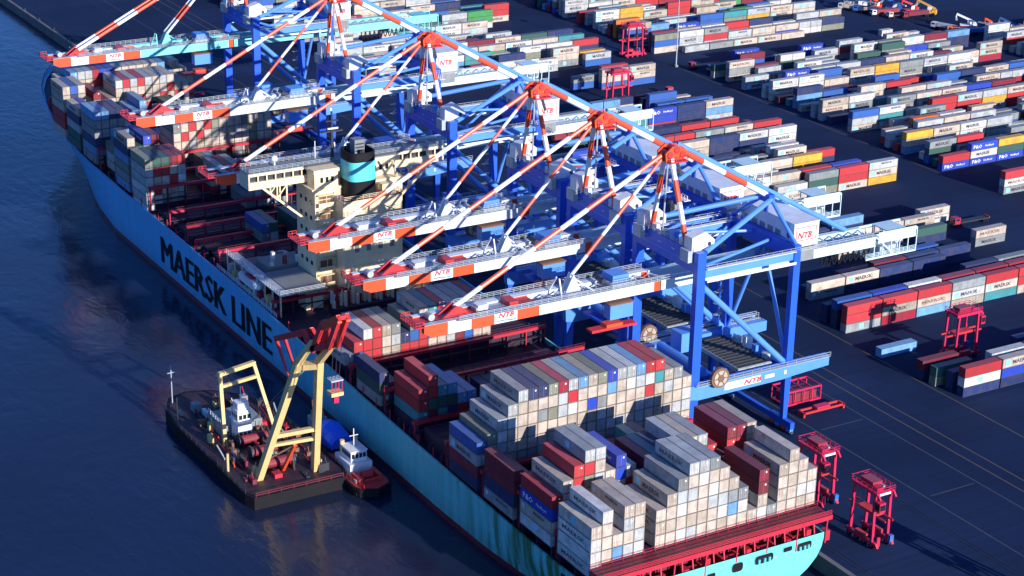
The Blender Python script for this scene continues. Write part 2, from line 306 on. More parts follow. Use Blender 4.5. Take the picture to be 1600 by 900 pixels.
def copy_tree(o, parent=None):
    c = o.copy(); COL.objects.link(c); c.parent = parent
    for ch in list(KIDS.get(o, [])): copy_tree(ch, c)
    return c
KIDS = {}
def kids(o):
    KIDS[o] = [x for x in COL.objects if x.parent is o or x.parent == o]
    for k in KIDS[o]: kids(k)

def text_geo(body, size, shear=0.0, bold=0.0, wide=1.0):
    """flat lettering: vertices in (u, v), u to the right, v up, lower-left at 0,0"""
    c = bpy.data.curves.new('t', 'FONT'); c.body = body; c.size = size; c.shear = shear; c.offset = bold; c.resolution_u = 1; c.fill_mode = 'FRONT'
    o = bpy.data.objects.new('t', c); COL.objects.link(o)
    bpy.context.view_layer.update()
    me = bpy.data.meshes.new_from_object(o.evaluated_get(bpy.context.evaluated_depsgraph_get()))
    vs = [(v.co.x * wide, v.co.y) for v in me.vertices]; fs = [tuple(p.vertices) for p in me.polygons]
    bpy.data.objects.remove(o); bpy.data.curves.remove(c); bpy.data.meshes.remove(me)
    u0 = min(v[0] for v in vs); v0 = min(v[1] for v in vs)
    vs = [(a - u0, b - v0) for a, b in vs]
    return vs, fs, max(v[0] for v in vs), max(v[1] for v in vs)
def put_text(mb, geo, m, origin, du, dv=(0, 0, 1)):
    o, du, dv = Vector(origin), Vector(du), Vector(dv)
    mb.add([o + du * a + dv * b for a, b in geo[0]], [tuple(reversed(f)) for f in geo[1]], m)
TX_M = text_geo('MAERSK', 1.45, bold=0.03, wide=1.15)
TX_P = text_geo('P&O', 1.7, bold=0.04, wide=1.2)
TX_N = text_geo('Nedlloyd', 0.9, bold=0.02, wide=1.2)
TX_B = text_geo('NTB', 3.0, shear=0.3, bold=0.10, wide=1.1)
TX_HULL = text_geo('MAERSK LINE', 11.6, bold=0.015, wide=1.0)

# ------------------------------------------------------------------ ground and water
QZ = 3.5; QY = 58.3
b = MB(); b.box(-1500, 2600, -2500, QY, -3.0, 0.0, M_water); o = b.build('water'); tag(o, 'dark navy harbour water with fine wind ripples', None, None, 'structure')
b = MB(); b.box(-1500, 2600, QY + 1.2, 3000, -2.0, QZ, M_asphalt); o = b.build('yard_ground'); tag(o, 'dark asphalt of the container terminal', None, None, 'structure')
b = MB()
b.box(-1500, 2600, QY, QY + 1.18, -2.5, QZ + 0.25, M_quay)
o = b.build('quay_wall'); tag(o, 'concrete quay edge along the berth', None, None, 'structure')
b = MB()
z = QZ + 0.004
for x0, x1, y in [(188, 340, 262.0), (20, 152, 138.5), (188, 306, 146), (-60, 700, 118), (-60, 700, 122.0)]:
    b.box(x0, x1, y, y + 0.35, z, z + 0.004, M_yline)
for x0, x1, y in [(-80, 700, 96.5), (-80, 700, 112), (300, 560, 398)]:
    b.box(x0, x1, y, y + 0.25, z, z + 0.004, M_wline)
for x in (356, 342, 186, 156): b.box(x, x + 0.3, 100, 142, z, z + 0.004, M_wline)
for k in range(0, 26, 3): b.box(10 + 13 * k, 10.25 + 13 * k, 98, 111, z, z + 0.004, M_wline)
o = b.build('road_marking'); tag(o, 'worn yellow and white lines painted on the asphalt', None, None, 'structure')
b = MB()
for y in (62.0, 63.0 + 0.0, 89.6, 90.6): b.box(-120, 560, y, y + 0.14, QZ + 0.004, QZ + 0.08, M_dark)
o = b.build('crane_rail'); tag(o, 'steel crane rails let into the quay', None, None, 'structure')
# distant mole/water line beyond the bow: low stone revetment along the quay foot
def bollard_proto():
    b = MB(); b.tube((0, 0, 0), (0, 0, 0.7), 0.35, M_dark, 10, 0.28); b.tube((0, 0, 0.7), (0, 0, 0.95), 0.5, M_dark, 10, 0.5)
    return b.mesh('bollard')
# (bollards beyond the bow, the only stretch of quay edge in sight)
bm_ = bollard_proto()
for k in range(8):
    o = link('bollard', bm_, None, (412 + 20 * k, 59.6, QZ))
    nm = ['nearest', 'second', 'third', 'fourth', 'fifth', 'sixth', 'seventh', 'farthest'][k]
    tag(o, f'black mooring bollard on the quay edge beyond the bow, {nm} from the ship', 'bollard', 'bollards along the quay edge')

# ------------------------------------------------------------------ containers
W = 2.39; H = 2.62
def cont_geo(mb, x, y, z, L, h, m, ori, full, inset=0.05):
    """ori 'x': long along x (ship), 'y': long along y (yard)"""
    def bx(a0, a1, b0, b1, c0, c1, mm=m):
        if ori == 'x': mb.box(x + a0, x + a1, y + b0, y + b1, z + c0, z + c1, mm)
        else: mb.box(x + b0, x + b1, y + a0, y + a1, z + c0, z + c1, mm)
    i = inset; p = 0.14; e = MATS[m.name.replace('paint', 'frame')]
    bx(i, L - i, i, W - i, i, h - i * 0.5)
    for a in (0, L - p):
        for c in (0, W - p): bx(a, a + p, c, c + p, 0, h, e)
    for c in (0, W - 0.1):
        bx(p, L - p, c, c + 0.1, h - 0.12, h - 0.01, e)
        if full: bx(p, L - p, c, c + 0.1, 0.02, 0.17, e)
    for a in (0, L - 0.1):
        bx(a, a + 0.1, p, W - p, h - 0.14, h - 0.01, e)
        if full: bx(a, a + 0.1, p, W - p, 0.02, 0.17, e)
    if full:   # corrugation of the near long side
        n = int(L / 0.56)
        for k in range(n):
            a = 0.3 + k * (L - 0.6) / n
            if ori == 'x': mb.box(x + a, x + a + 0.26, y + 0.014, y + i + 0.01, z + 0.17, z + h - 0.12, m)
            else: mb.box(x + 0.014, x + i + 0.01, y + a, y + a + 0.26, z + 0.17, z + h - 0.12, m)
def door_geo(mb, L, h, m):
    for s0 in (0.17, W / 2 + 0.015):
        mb.box(0.012, 0.052, s0, s0 + W / 2 - 0.185, 0.2, h - 0.16, m)
        for q in (0.28, 0.72):
            yy = s0 + (W / 2 - 0.185) * q; mb.box(-0.04, 0.015, yy - 0.035, yy + 0.035, 0.12, h - 0.1, MATS[m.name.replace('paint', 'frame')])
    mb.box(-0.005, 0.05, W / 2 - 0.05, W / 2 + 0.05, 0.2, h - 0.16, M_rust)
    mb.box(-0.02, 0.012, 0.3, W / 2 - 0.2, h * 0.36, h * 0.40, MATS[m.name.replace('paint', 'frame')]); mb.box(-0.02, 0.012, W / 2 + 0.2, W - 0.3, h * 0.36, h * 0.40, MATS[m.name.replace('paint', 'frame')]); mb.box(-0.012, 0.012, W / 2 + 0.25, W - 0.5, h * 0.66, h * 0.80, M_white)
def letter_geo(mb, col, L, h, ori, style, x=0, y=0, z=0):
    """lettering on the visible long side; for ori x on -y side (reads toward -x), for ori y on -x side (reads toward +y)"""
    if ori == 'x':
        O = lambda a, v: (x + L - a, y - 0.012, z + v); du = (-1, 0, 0)
    else:
        O = lambda a, v: (x - 0.012, y + a, z + v); du = (0, 1, 0)
    def rect(a0, a1, v0, v1, m):
        p = [O(a0, v0), O(a1, v0), O(a1, v1), O(a0, v1)]; mb.add(p, [(3, 2, 1, 0)], m)
    if style == 'maersk':
        if L < 8: rect(0.7, 1.9, 0.75, 1.95, M_star); return
        rect(1.0, 2.6, 0.55, 2.1, M_star); put_text(mb, TX_M, M_ink, O(3.4, 0.75), du)
    elif style == 'dark':
        put_text(mb, TX_M, M_ink, O(2.6, 0.75), du)
    elif style == 'wide': put_text(mb, ([(a * 1.35, v * 0.85) for a, v in TX_M[0]], TX_M[1]), M_rust, O(1.6, 0.9), du)
    elif style == 'small': rect(0.8, 1.8, 1.2, 2.2, M_star); put_text(mb, ([(a * 0.75, v * 0.6) for a, v in TX_M[0]], TX_M[1]), M_ink, O(5.2, 1.5), du)
    elif style == 'star': rect(4.6, 6.2, 0.6, 2.1, M_star)
    elif style == 'po':
        put_text(mb, TX_P, MATS['white paint'], O(1.0, 0.7), du)
        if L > 8: put_text(mb, TX_N, MATS['white paint'], O(6.2, 0.8), du)
STYLE_OF = {'cream': 'maersk', 'pale grey': 'maersk', 'white': 'dark', 'grey': 'maersk', 'sand': 'dark', 'royal blue': 'po'}
def cmat(c): return MATS['container paint ' + c]
_mc = {}
def cmeshes(c, L, h, ori, style):
    k = (c, L, h, ori, style)
    if k not in _mc:
        b = MB(); cont_geo(b, 0, 0, 0, L, h, cmat(c), ori, True); d = None
        if ori == 'x': d = MB(); door_geo(d, L, h, cmat(c)); d = d.mesh('door')
        ls = None
        if style and not (L < 8 and style in ('dark', 'wide', 'po')):
            q = MB(); letter_geo(q, c, L, h, ori, style); ls = q.mesh('lettering')
        _mc[k] = (b.mesh('shipping_container'), d, ls)
    return _mc[k]
rst = random.Random(21)
ALL = []   # dicts: x,y,z,L,h,col,ori,where info
def addc(x, y, z, L, col, ori, h, text, desc, group):
    st_ = STYLE_OF.get(col)
    if st_ in ('maersk', 'dark'): st_ = rst.choice(['maersk', 'maersk', 'dark', 'wide', 'small', 'star'])
    ALL.append(dict(x=x, y=y, z=z, L=L, col=col, ori=ori, h=h, text=text, desc=desc, group=group, style=st_))

ORD = ['first', 'second', 'third', 'fourth', 'fifth', 'sixth', 'seventh', 'eighth', 'ninth', 'tenth', 'eleventh', 'twelfth', 'thirteenth', 'fourteenth', 'fifteenth', 'sixteenth', 'seventeenth', 'eighteenth', 'nineteenth', 'twentieth', 'twenty-first', 'twenty-second', 'twenty-third', 'twenty-fourth', 'twenty-fifth', 'twenty-sixth', 'twenty-seventh', 'twenty-eighth', 'twenty-ninth', 'thirtieth']
P_ = 2.52
SHIPPAL = ['cream'] * 8 + ['pale grey'] * 7 + ['grey'] * 5 + ['sand'] * 2 + ['white'] * 2 + ['red'] * 4 + ['maroon'] * 2 + ['blue'] * 2 + ['light blue'] * 2 + ['navy'] * 3 + ['teal'] * 2 + ['olive'] * 2 + ['royal blue']
def bay(name, x0, heights, z0, pitch=2.84, tops={}, L=12.19, pal=SHIPPAL, fixed={}, split=0.0, outer=None):
    """heights: dict/list col -> tiers."""
    it = heights.items() if isinstance(heights, dict) else enumerate(heights)
    for c, n in it:
        base = z0; nn = n
        if outer and c in outer: base, nn = outer[c]
        for t in range(nn):
            col = fixed.get((c, t)) or (tops.get(c) if t == nn - 1 else None) or rnd.choice(pal)
            txt = col in STYLE_OF and rnd.random() < 0.8
            x = x0; y = c * P_ + 0.03
            top = ', topmost' if t == nn - 1 else ''
            d = f'container in the {name} stack aboard, {ORD[c]} column from the left, tier {t + 1}{top}'
            if L > 8 and rnd.random() < split:
                for q, e in ((0, 'near half'), (1, 'far half')):
                    addc(x + q * 6.13, y, base + t * pitch, 6.06, col, 'x', pitch - 0.12, txt, d.replace(', topmost', '') + ', ' + e, 'containers stacked on the ship')
            else:
                addc(x, y, base + t * pitch, L, col, 'x', pitch - 0.12, txt, d, 'containers stacked on the ship')
CREAM = ['cream'] * 10 + ['sand'] * 3 + ['white'] * 3 + ['pale grey'] * 3
A_h = [3, 4, 2, 4, 4, 0, 3, 4, 5, 6, 6, 6, 5, 4, 3, 1, 4, 1, 4, 5, 4, 3]
bay('stern-most', 0.0, A_h, 16.9, tops={16: 'maroon', 7: 'sand', 8: 'grey', 11: 'grey'}, pal=CREAM,
    fixed={(16, 2): 'maroon', (16, 3): 'maroon', (2, 0): 'light blue', (3, 0): 'pale grey', (14, 2): 'grey', (12, 2): 'pale grey', (13, 2): 'grey', (13, 1): 'light blue', (9, 0): 'pale grey', (17, 0): 'grey', (4, 0): 'white'})
addc(0.0, 0.03, 14.1, 12.19, 'pale grey', 'x', 2.76, True, 'container at deck level below the left end of the stern-most stack', 'containers stacked on the ship')
bay('second', 14.6, [3, 4, 5, 6, 6, 4, 5, 4, 3, 4, 4, 4, 5, 5, 5, 4, 3, 5, 5, 5, 4, 3], 16.9,
    tops={0: 'red', 1: 'cream', 2: 'red', 3: 'pale grey', 4: 'pale grey', 5: 'cream', 6: 'royal blue', 7: 'pale grey', 8: 'dark green', 9: 'maroon', 10: 'teal', 11: 'navy', 12: 'pale grey', 13: 'sand', 14: 'pale grey', 15: 'red', 16: 'maroon', 17: 'maroon', 18: 'maroon', 19: 'cream', 20: 'grey', 21: 'navy'},
    fixed={(0, 1): 'royal blue', (0, 0): 'cream', (2, 3): 'red', (3, 4): 'red', (4, 4): 'cream', (6, 3): 'royal blue', (17, 3): 'red', (18, 3): 'red'})
addc(14.6, 0.03, 14.05, 12.19, 'pale grey', 'x', 2.76, True, 'container at deck level below the left end of the second stack', 'containers stacked on the ship')
bay('third', 29.6, [2, 2, 1, 0, 0, 0, 1, 1, 1, 0, 0, 0, 1, 2, 2, 1, 1, 0, 0, 0, 0, 0], 16.9, tops={0: 'maroon', 1: 'navy', 13: 'teal', 14: 'navy', 2: 'navy'}, pal=['navy', 'maroon', 'dark green', 'grey'],
    outer={0: (13.1, 4)}, fixed={(0, 0): 'grey', (0, 1): 'navy', (0, 2): 'maroon'})
bay('fourth', 45.0, {0: 2, 1: 3, 2: 4, 3: 5, **{c: 6 for c in range(4, 19)}, 19: 5, 20: 5, 21: 4}, 17.3, 2.83,
    tops={0: 'blue', 1: 'olive', 2: 'pale grey', 3: 'pale grey', 4: 'pale grey', 5: 'navy', 6: 'navy', 7: 'olive', 8: 'crimson', 9: 'pale grey', 10: 'light blue', 11: 'sand', 12: 'olive', 13: 'royal blue', 14: 'pale grey', 15: 'pale grey', 16: 'light blue', 17: 'red', 18: 'red', 19: 'sand', 20: 'grey', 21: 'cream'},
    fixed={(0, 0): 'navy', (0, 1): 'maroon', (0, 2): 'pale grey', (8, 5): 'crimson', (9, 4): 'red', (12, 3): 'grey', (13, 4): 'light blue', (11, 3): 'royal blue', (17, 3): 'red', (18, 4): 'teal', (7, 3): 'olive'},
    pal=['cream'] * 9 + ['sand'] * 4 + ['white'] * 3 + ['pale grey'] * 4 + ['grey'], outer={0: (13.0, 4)})
bay('fifth', 76.0, {1: 3, 2: 4, 3: 3, 4: 3, 5: 2, 6: 2, 9: 1, 10: 1}, 15.2, tops={1: 'red', 2: 'red', 3: 'teal', 4: 'light blue', 5: 'light blue', 6: 'light blue'}, pal=['red', 'maroon', 'navy', 'dark green', 'teal'], fixed={(1, 0): 'teal', (2, 2): 'red', (2, 3): 'red'})
bay('sixth', 90.5, {0: 3, 1: 2, 2: 1}, 14.2, tops={0: 'navy', 1: 'navy'}, pal=['navy', 'grey', 'dark green'])
bay('seventh', 109.0, {0: 1, 1: 2, 2: 3, 3: 3, 4: 3, 5: 3, 6: 2, 7: 3, 8: 4, 9: 4, 10: 4, 11: 4, 12: 4, 13: 4, 14: 4, 15: 3}, 17.3,
    tops={0: 'dark green', 1: 'maroon', 2: 'pale grey', 3: 'red', 4: 'olive', 5: 'grey', 6: 'navy', 7: 'olive', 8: 'cream', 9: 'teal', 10: 'red', 11: 'pale grey', 12: 'pale grey', 13: 'pale grey', 14: 'crimson', 15: 'olive'},
    pal=['cream', 'sand', 'red', 'red', 'pale grey', 'maroon', 'blue'], fixed={(0, 0): 'pale grey', (1, 0): 'blue', (1, 1): 'red', (2, 2): 'white', (3, 2): 'red', (4, 2): 'sand', (2, 1): 'red'})
DK = ['navy', 'grey', 'dark green', 'olive', 'pale grey', 'light blue', 'grey']
bay('eighth', 198.0, {7: 2, 8: 2, 11: 2, 12: 2, 13: 2, 14: 1}, 16.8, tops={7: 'blue', 8: 'dark green', 11: 'dark green'}, pal=DK)
bay('ninth', 226.5, {10: 3, 11: 3, 12: 2, 13: 2, 14: 2, 15: 2}, 16.8, tops={10: 'royal blue', 11: 'dark green', 12: 'olive'}, pal=DK)
bay('tenth', 241.5, {0: 5, 1: 5, 2: 5, 3: 5, 4: 5, 8: 2, 9: 3, 10: 3, 11: 3}, 17.3, pal=['cream', 'white', 'red', 'pale grey', 'sand'], outer={0: (14.5, 6)}, tops={0: 'olive', 1: 'dark green', 2: 'dark green', 3: 'maroon'})
bay('eleventh', 256.0, {0: 6, 1: 5, 2: 6, 3: 6, 4: 3, 5: 2, 10: 2, 11: 2}, 17.0, pal=DK, tops={0: 'sand', 1: 'dark green', 2: 'royal blue', 3: 'maroon'})
bay('twelfth', 270.8, {1: 3, 2: 2, **{c: 5 for c in range(8, 20)}, 19: 6, 20: 5}, 17.3, tops={12: 'red', 10: 'red'}, pal=['cream'] * 5 + ['sand', 'sand', 'red', 'grey', 'olive', 'pale grey'])
bay('thirteenth', 285.6, {0: 6, 1: 6, 2: 6, 3: 6, 4: 4, 5: 3, 9: 2, 10: 2, 11: 1, 12: 3}, 17.3, pal=['navy', 'grey', 'navy', 'light blue'], tops={0: 'light blue', 1: 'light blue', 2: 'navy', 3: 'navy'})
bay('fourteenth', 300.2, {0: 5, 1: 5, 5: 2, 6: 3, 7: 4, 8: 5, 9: 3, 12: 4, 13: 4}, 17.6, tops={0: 'cream', 1: 'royal blue', 8: 'light blue', 7: 'light blue'}, pal=DK)
bay('fifteenth', 315.0, {0: 6, 1: 6, 2: 6, 4: 5, 5: 4, 6: 4, **{c: 6 for c in range(7, 15)}, 15: 5, 16: 5}, 18.0,
    tops={0: 'cream', 1: 'blue', 2: 'cream', 4: 'crimson', 5: 'maroon', 7: 'pale grey', 8: 'red', 9: 'pale grey', 10: 'red', 11: 'pale grey', 12: 'cream', 13: 'pale grey', 14: 'cream'}, pal=['cream', 'cream', 'red', 'navy', 'sand'])
bay('sixteenth', 329.8, {2: 5, 3: 6, 4: 6, 5: 6, 6: 6, 7: 6, 8: 6, 9: 6, 10: 6, 11: 6, 12: 6, 13: 6, 14: 6, 15: 6, 16: 5, 17: 6, 18: 5, 19: 4}, 18.3,
    tops={3: 'light blue', 4: 'pale grey', 5: 'pale grey', 6: 'crimson', 7: 'royal blue', 8: 'royal blue', 15: 'light blue', 16: 'light blue'}, pal=['cream'] * 6 + ['sand', 'red', 'light blue', 'pale grey'])
bay('seventeenth', 344.6, {4: 4, 5: 5, 6: 5, 7: 5, 8: 5, 9: 5, 10: 5, 11: 5, 12: 5, 13: 5, 14: 5, 15: 5, 16: 4, 17: 4}, 19.0, pal=['cream', 'light blue', 'sand', 'navy', 'grey'])

# ---- the yard
YP = ['cream'] * 14 + ['pale grey'] * 12 + ['white'] * 10 + ['sand'] * 2 + ['grey'] * 4 + ['red'] * 6 + ['crimson'] * 2 + ['maroon'] * 2 + ['blue'] * 4 + ['royal blue'] * 2 + ['light blue'] * 3 + ['navy'] * 6 + ['teal'] * 2 + ['green'] + ['dark green'] * 2 + ['sand'] * 3 + ['olive'] + ['yellow'] + ['orange']
taken = set()
def yrow(blk, x, row, stacks, L=12.19):
    """stacks: list of (y, [colours bottom->top])"""
    for i, (y, cols) in enumerate(stacks):
        for t, c in enumerate(cols):
            topw = ', topmost' if t == len(cols) - 1 else ''
            addc(x, y, QZ + t * 2.62, L, c, 'y', 2.58, c in STYLE_OF and rnd.random() < 0.75,
                 f'container, {blk} yard block, {row} row, stack {i + 1}, tier {t + 1}{topw}', 'containers standing in the yard')
S = 12.55
yrow('near', 93.6, 'long red front', [(142.2, ['grey', 'red', 'red']), (142.2 + S, ['crimson', 'sand', 'red']), (142.2 + 2 * S, ['light blue', 'cream', 'red']), (142.2 + 3 * S, ['sand', 'pale grey', 'grey']), (142.2 + 4 * S, ['teal', 'cream', 'red']), (142.2 + 5 * S, ['sand', 'red', 'red'])])
yrow('near', 47.0, 'closest', [(141.5, ['navy', 'white', 'red']), (154.2, ['navy', 'royal blue', 'cream']), (166.8, ['navy', 'crimson'])])
yrow('near', 51.2, 'second closest', [(141.5, ['navy', 'navy']), (154.2, ['grey', 'navy', 'pale grey']), (166.8, ['navy', 'navy', 'maroon'])])
yrow('near', 55.4, 'third closest', [(139.8, ['olive', 'dark green']), (166.8, ['navy', 'navy']), (179.4, ['navy', 'navy'])])
yrow('near', 60.2, 'fourth closest', [(139.5, ['navy', 'maroon']), (172.0, ['navy', 'navy'])])
yrow('near', 76.0, 'lone grey', [(139.6, ['light blue'])])
yrow('near', 97.9, 'second red', [(142.2 + i * S, c) for i, c in enumerate([['navy', 'navy', 'blue'], ['navy', 'navy', 'royal blue'], ['navy', 'navy', 'white'], ['navy', 'crimson', 'maroon'], ['navy', 'navy', 'crimson'], ['navy', 'maroon', 'crimson']])])
yrow('near', 102.2, 'third inner', [(142.2 + i * S, c) for i, c in enumerate([['navy', 'navy'], ['navy', 'navy'], ['navy', 'maroon'], ['navy', 'blue'], ['navy', 'navy', 'navy'], ['navy', 'navy', 'grey']])])
yrow('near', 117.0, 'cream pair', [(148.8, ['grey', 'cream']), (148.8 + S, ['navy', 'cream']), (148.8 + 2 * S, ['navy', 'navy']), (148.8 + 3 * S, ['navy', 'navy'])])
yrow('near', 121.2, 'fifth inner', [(150 + i * S, c) for i, c in enumerate([['navy'], ['blue'], ['navy', 'maroon'], ['navy', 'navy'], ['navy', 'navy']])])
yrow('near', 125.4, 'sixth inner', [(166, ['crimson']), (178.6, ['navy', 'dark green']), (191.2, ['navy', 'blue']), (203.8, ['navy'])])
yrow('near', 128.6, 'cream lone', [(221.5, ['grey', 'cream'])])
yrow('near', 138.0, 'seventh inner', [(176, ['sand', 'cream']), (188.6, ['navy', 'sand']), (206, ['navy', 'dark green'])])
yrow('near', 146.5, 'eighth inner', [(171, ['navy', 'navy']), (183.6, ['navy', 'white']), (196.2, ['grey', 'cream']), (208.8, ['sand', 'cream'])])
yrow('near', 150.8, 'ninth inner', [(158, ['navy', 'cream']), (170.6, ['navy', 'navy']), (183.6, ['navy', 'navy', 'light blue']), (218.8, ['white', 'cream'])])
yrow('middle', 190.0, 'front', [(193.4, ['cream', 'white']), (206.0, ['olive', 'dark green', 'grey']), (218.6, ['cream', 'red', 'red']), (231.2, ['yellow', 'cream', 'pale grey'])])
yrow('middle', 194.2, 'second', [(156, ['cream', 'grey']), (168.6, ['red', 'cream']), (181.2, ['grey', 'cream', 'cream']), (193.8, ['grey', 'grey', 'sand']), (206.4, ['navy', 'maroon', 'red']), (219, ['navy', 'navy', 'royal blue'])])
yrow('right', 190.6, 'blue front', [(264.2, ['royal blue', 'red']), (264.2 + S, ['royal blue', 'white', 'royal blue']), (264.2 + 2 * S, ['royal blue', 'dark green', 'yellow']), (264.2 + 3 * S, ['blue', 'grey', 'royal blue'])])
yrow('right', 162.0, 'isolated red', [(265.0, ['grey', 'white', 'red']), (277.6, ['grey', 'cream', 'red'])])
yrow('middle', 333.5, 'short white', [(206, ['blue', 'grey']), (206 + S, ['white', 'dark green', 'cream'][:2] + ['red'])])
yrow('middle', 329.0, 'short cream', [(216, ['blue', 'cream', 'cream']), (228.6, ['blue', 'cream', 'sand'])])
yrow('right', 338.0, 'blue billboard', [(286, ['royal blue', 'royal blue'])])

for (x_, y_, c_) in [(347, 371, 'white'), (339, 379, 'pale grey'), (333.5, 388, 'red')]: addc(x_, y_, QZ, 6.06, c_, 'y', 2.58, False, 'short container standing alone on the lane behind the right block', 'containers standing in the yard')
def yblock(blk, x0, x1, y0, y1, dens, hmax, seed, pitch=4.25, skip=()):
    r = random.Random(seed); x = x0; ri = 0; prev = 1
    while x < x1:
        ri += 1
        if any(a <= x <= b_ for a, b_ in skip): x += pitch; continue
        ys = y0 + r.choice([0, 0, 0, 0.8, 12.6, 1.6]); ye = y1 - r.choice([0, 0, 0, 0, 12.6, 12.6, 25])
        if prev >= 2.5: rowh = r.choice([0, 0, 1, 1, 2])
        elif prev <= 0.5: rowh = r.choice([1, 2, 3, 3])
        else: rowh = r.choice([0, 1, 2, 3, 3])
        prev = rowh
        if rowh == 0 and r.random() < 0.4: x += pitch; continue
        rowh = max(rowh, 1)
        y = ys; st_ = []
        while y + 12.2 <= ye:
            if r.random() < dens:
                n = max(1, min(hmax, rowh + r.choice([-1, 0, 0, 0, 1])))
                c = r.choice(YP); cols = []
                for t in range(n):
                    if r.random() < 0.6: c = r.choice(YP)
                    cols.append(c)
                if r.random() < 0.07:
                    for q in (0, 6.2):
                        for t, cc in enumerate(cols): addc(x, y + q, QZ + t * 2.62, 6.06, cc, 'y', 2.58, False, f'short container, {blk} yard block, row {ri}, {round((y - y0) / 6.2) + (q > 0) + 1} half-lengths from its left end, tier {t + 1}', 'containers standing in the yard')
                else: st_.append((y, cols))
            y += S
        for (yy, cols) in st_:
            for t, cc in enumerate(cols):
                addc(x, yy, QZ + t * 2.62, 12.19, cc, 'y', 2.58, cc in STYLE_OF and r.random() < 0.7,
                     f'container, {blk} yard block, row {ri}, slot {int((yy - y0) / S) + 1} from the left, tier {t + 1}', 'containers standing in the yard')
        x += pitch if r.random() > 0.06 else pitch * 1.8
yblock('middle inner', 198.4, 304, 150, 246, 0.80, 3, 3)
yblock('right inner', 194.8, 334, 265.5, 396, 0.90, 3, 4)
yblock('far left', 361, 470, 141, 243, 0.86, 3, 5)
yblock('far right', 361.5, 474, 265.5, 378, 0.92, 3, 6)
yblock('farthest left', 486, 620, 141, 252, 0.85, 3, 7)
yblock('farthest right', 478, 640, 265.5, 378, 0.85, 3, 8)
yblock('outer right', 198, 318, 402, 470, 0.9, 3, 9)

# exposure test and ranking: which containers show largest in the photograph
occ = {}
for i, c in enumerate(ALL):
    ax = (c['x'] + (c['L'] / 2 if c['ori'] == 'x' else W / 2), c['y'] + (W / 2 if c['ori'] == 'x' else c['L'] / 2))
    c['c'] = (ax[0], ax[1], c['z'] + c['h'] / 2)
    occ.setdefault((round(ax[0] / 4), round(ax[1] / 4)), []).append(i)
def covered(c, p):
    for a in (-2, -1, 0, 1, 2):
        for b_ in (-2, -1, 0, 1, 2):
            for j in occ.get((round(p[0] / 4) + a, round(p[1] / 4) + b_), ()):
                q = ALL[j]
                if q is c: continue
                lx, ly = (q['L'], W) if q['ori'] == 'x' else (W, q['L'])
                if q['x'] - 0.05 < p[0] < q['x'] + lx + 0.05 and q['y'] - 0.05 < p[1] < q['y'] + ly + 0.05 and q['z'] - 0.05 < p[2] < q['z'] + q['h'] + 0.1: return True
    return False
for c in ALL:
    lx, ly = (c['L'], W) if c['ori'] == 'x' else (W, c['L'])
    px, py, w = project(c['c']); sc_ = (F_PX / w) ** 2
    if not (-15 < px < 1615 and -15 < py < 915): c['area'] = -1; continue
    x, y, z, h = c['x'], c['y'], c['z'], c['h']; ar = 0
    cx, cy, cz = c['c']
    if not covered(c, (x - 0.6, cy, cz)): ar += ly * h * 0.75
    # further containers in front hide low ones
    if covered(c, (x - 4.0, cy, cz + 1.5)) and c['ori'] == 'y': ar *= 0.4
    if not covered(c, (cx, y - 0.5, cz)): ar += lx * h * 0.5
    if not covered(c, (cx, cy, z + h + 1.0)): ar += lx * ly * 0.42
    if c['group'].endswith('ship'): ar *= 1.15
    c['area'] = ar * sc_
order = sorted([c for c in ALL if c['area'] > 0], key=lambda c: -c['area'])
BIG = order[:296]; bigset = set(id(c) for c in BIG)
for c in BIG:
    body, door, let = cmeshes(c['col'], c['L'], c['h'], c['ori'], c['style'])
    o = link('shipping_container', body, None, (c['x'], c['y'], c['z']))
    lab = c['col'] + ' ' + c['desc']
    tag(o, lab, 'container', c['group'])
    if door: link('door', door, o)
    if let and c['text']: link('lettering', let, o)
mb = MB()
for c in ALL:
    if id(c) in bigset: continue
    cont_geo(mb, c['x'], c['y'], c['z'], c['L'], c['h'], cmat(c['col']), c['ori'], False)
    if c['text'] and c['L'] > 8 and c['area'] > 0 and c['ori'] == 'y': letter_geo(mb, c['col'], c['L'], c['h'], c['ori'], c['style'], c['x'], c['y'], c['z'])
o = mb.build('shipping_containers'); tag(o, 'mass of smaller looking containers deeper in the ship stacks and far yard', 'containers', None, 'stuff')
N_ALL = len(ALL)

# ------------------------------------------------------------------ the ship
CY = 27.75
def interp(tab, x):
    if x <= tab[0][0]: return tab[0][1]
    for (a, p), (b_, q) in zip(tab[:-1], tab[1:]):
        if x <= b_: return p + (q - p) * (x - a) / (b_ - a)
    return tab[-1][1]
TOP = [(-5, 26.6), (-2, 27.4), (4, 28.0), (12, 28.3), (300, 28.2), (318, 27.3), (335, 25.6), (351, 23.2), (365, 19.8), (376, 15.2), (384, 10.2), (389, 5.6), (392, 0.4)]
WL = [(-5, 17.5), (5, 21.5), (15, 23.8), (30, 26.3), (42, 27.6), (62, 28.1), (270, 28.1), (295, 25), (320, 19), (345, 11.5), (365, 5), (380, 1.5), (386, 0.3), (392, 0.25)]
ZT = [(-5, 12.9), (0, 12.1), (30, 12.1), (80, 13.0), (112, 14.0), (160, 15.4), (239, 16.0), (290, 16.6), (320, 18.0), (350, 20.5), (392, 23.5)]
ZB = [(-5, 2.2), (2, 1.2), (12, -1.0), (370, -1.0), (386, 2.0), (392, 14)]
ship = empty('container_ship', (0, CY, 0), 'huge light blue container ship with tall cream bridge moored along the quay', 'ship')
xs = [-5, -3.5, -2, 0, 4, 8, 12, 18, 24, 30, 42, 50, 62] + list(range(70, 300, 10)) + [300, 309, 318, 326, 335, 343, 351, 358, 365, 371, 376, 380, 384, 387, 389, 391, 392]
b = MB(); LV = [0, 0.12, 0.3, 0.5, 0.7, 0.86, 1.0]
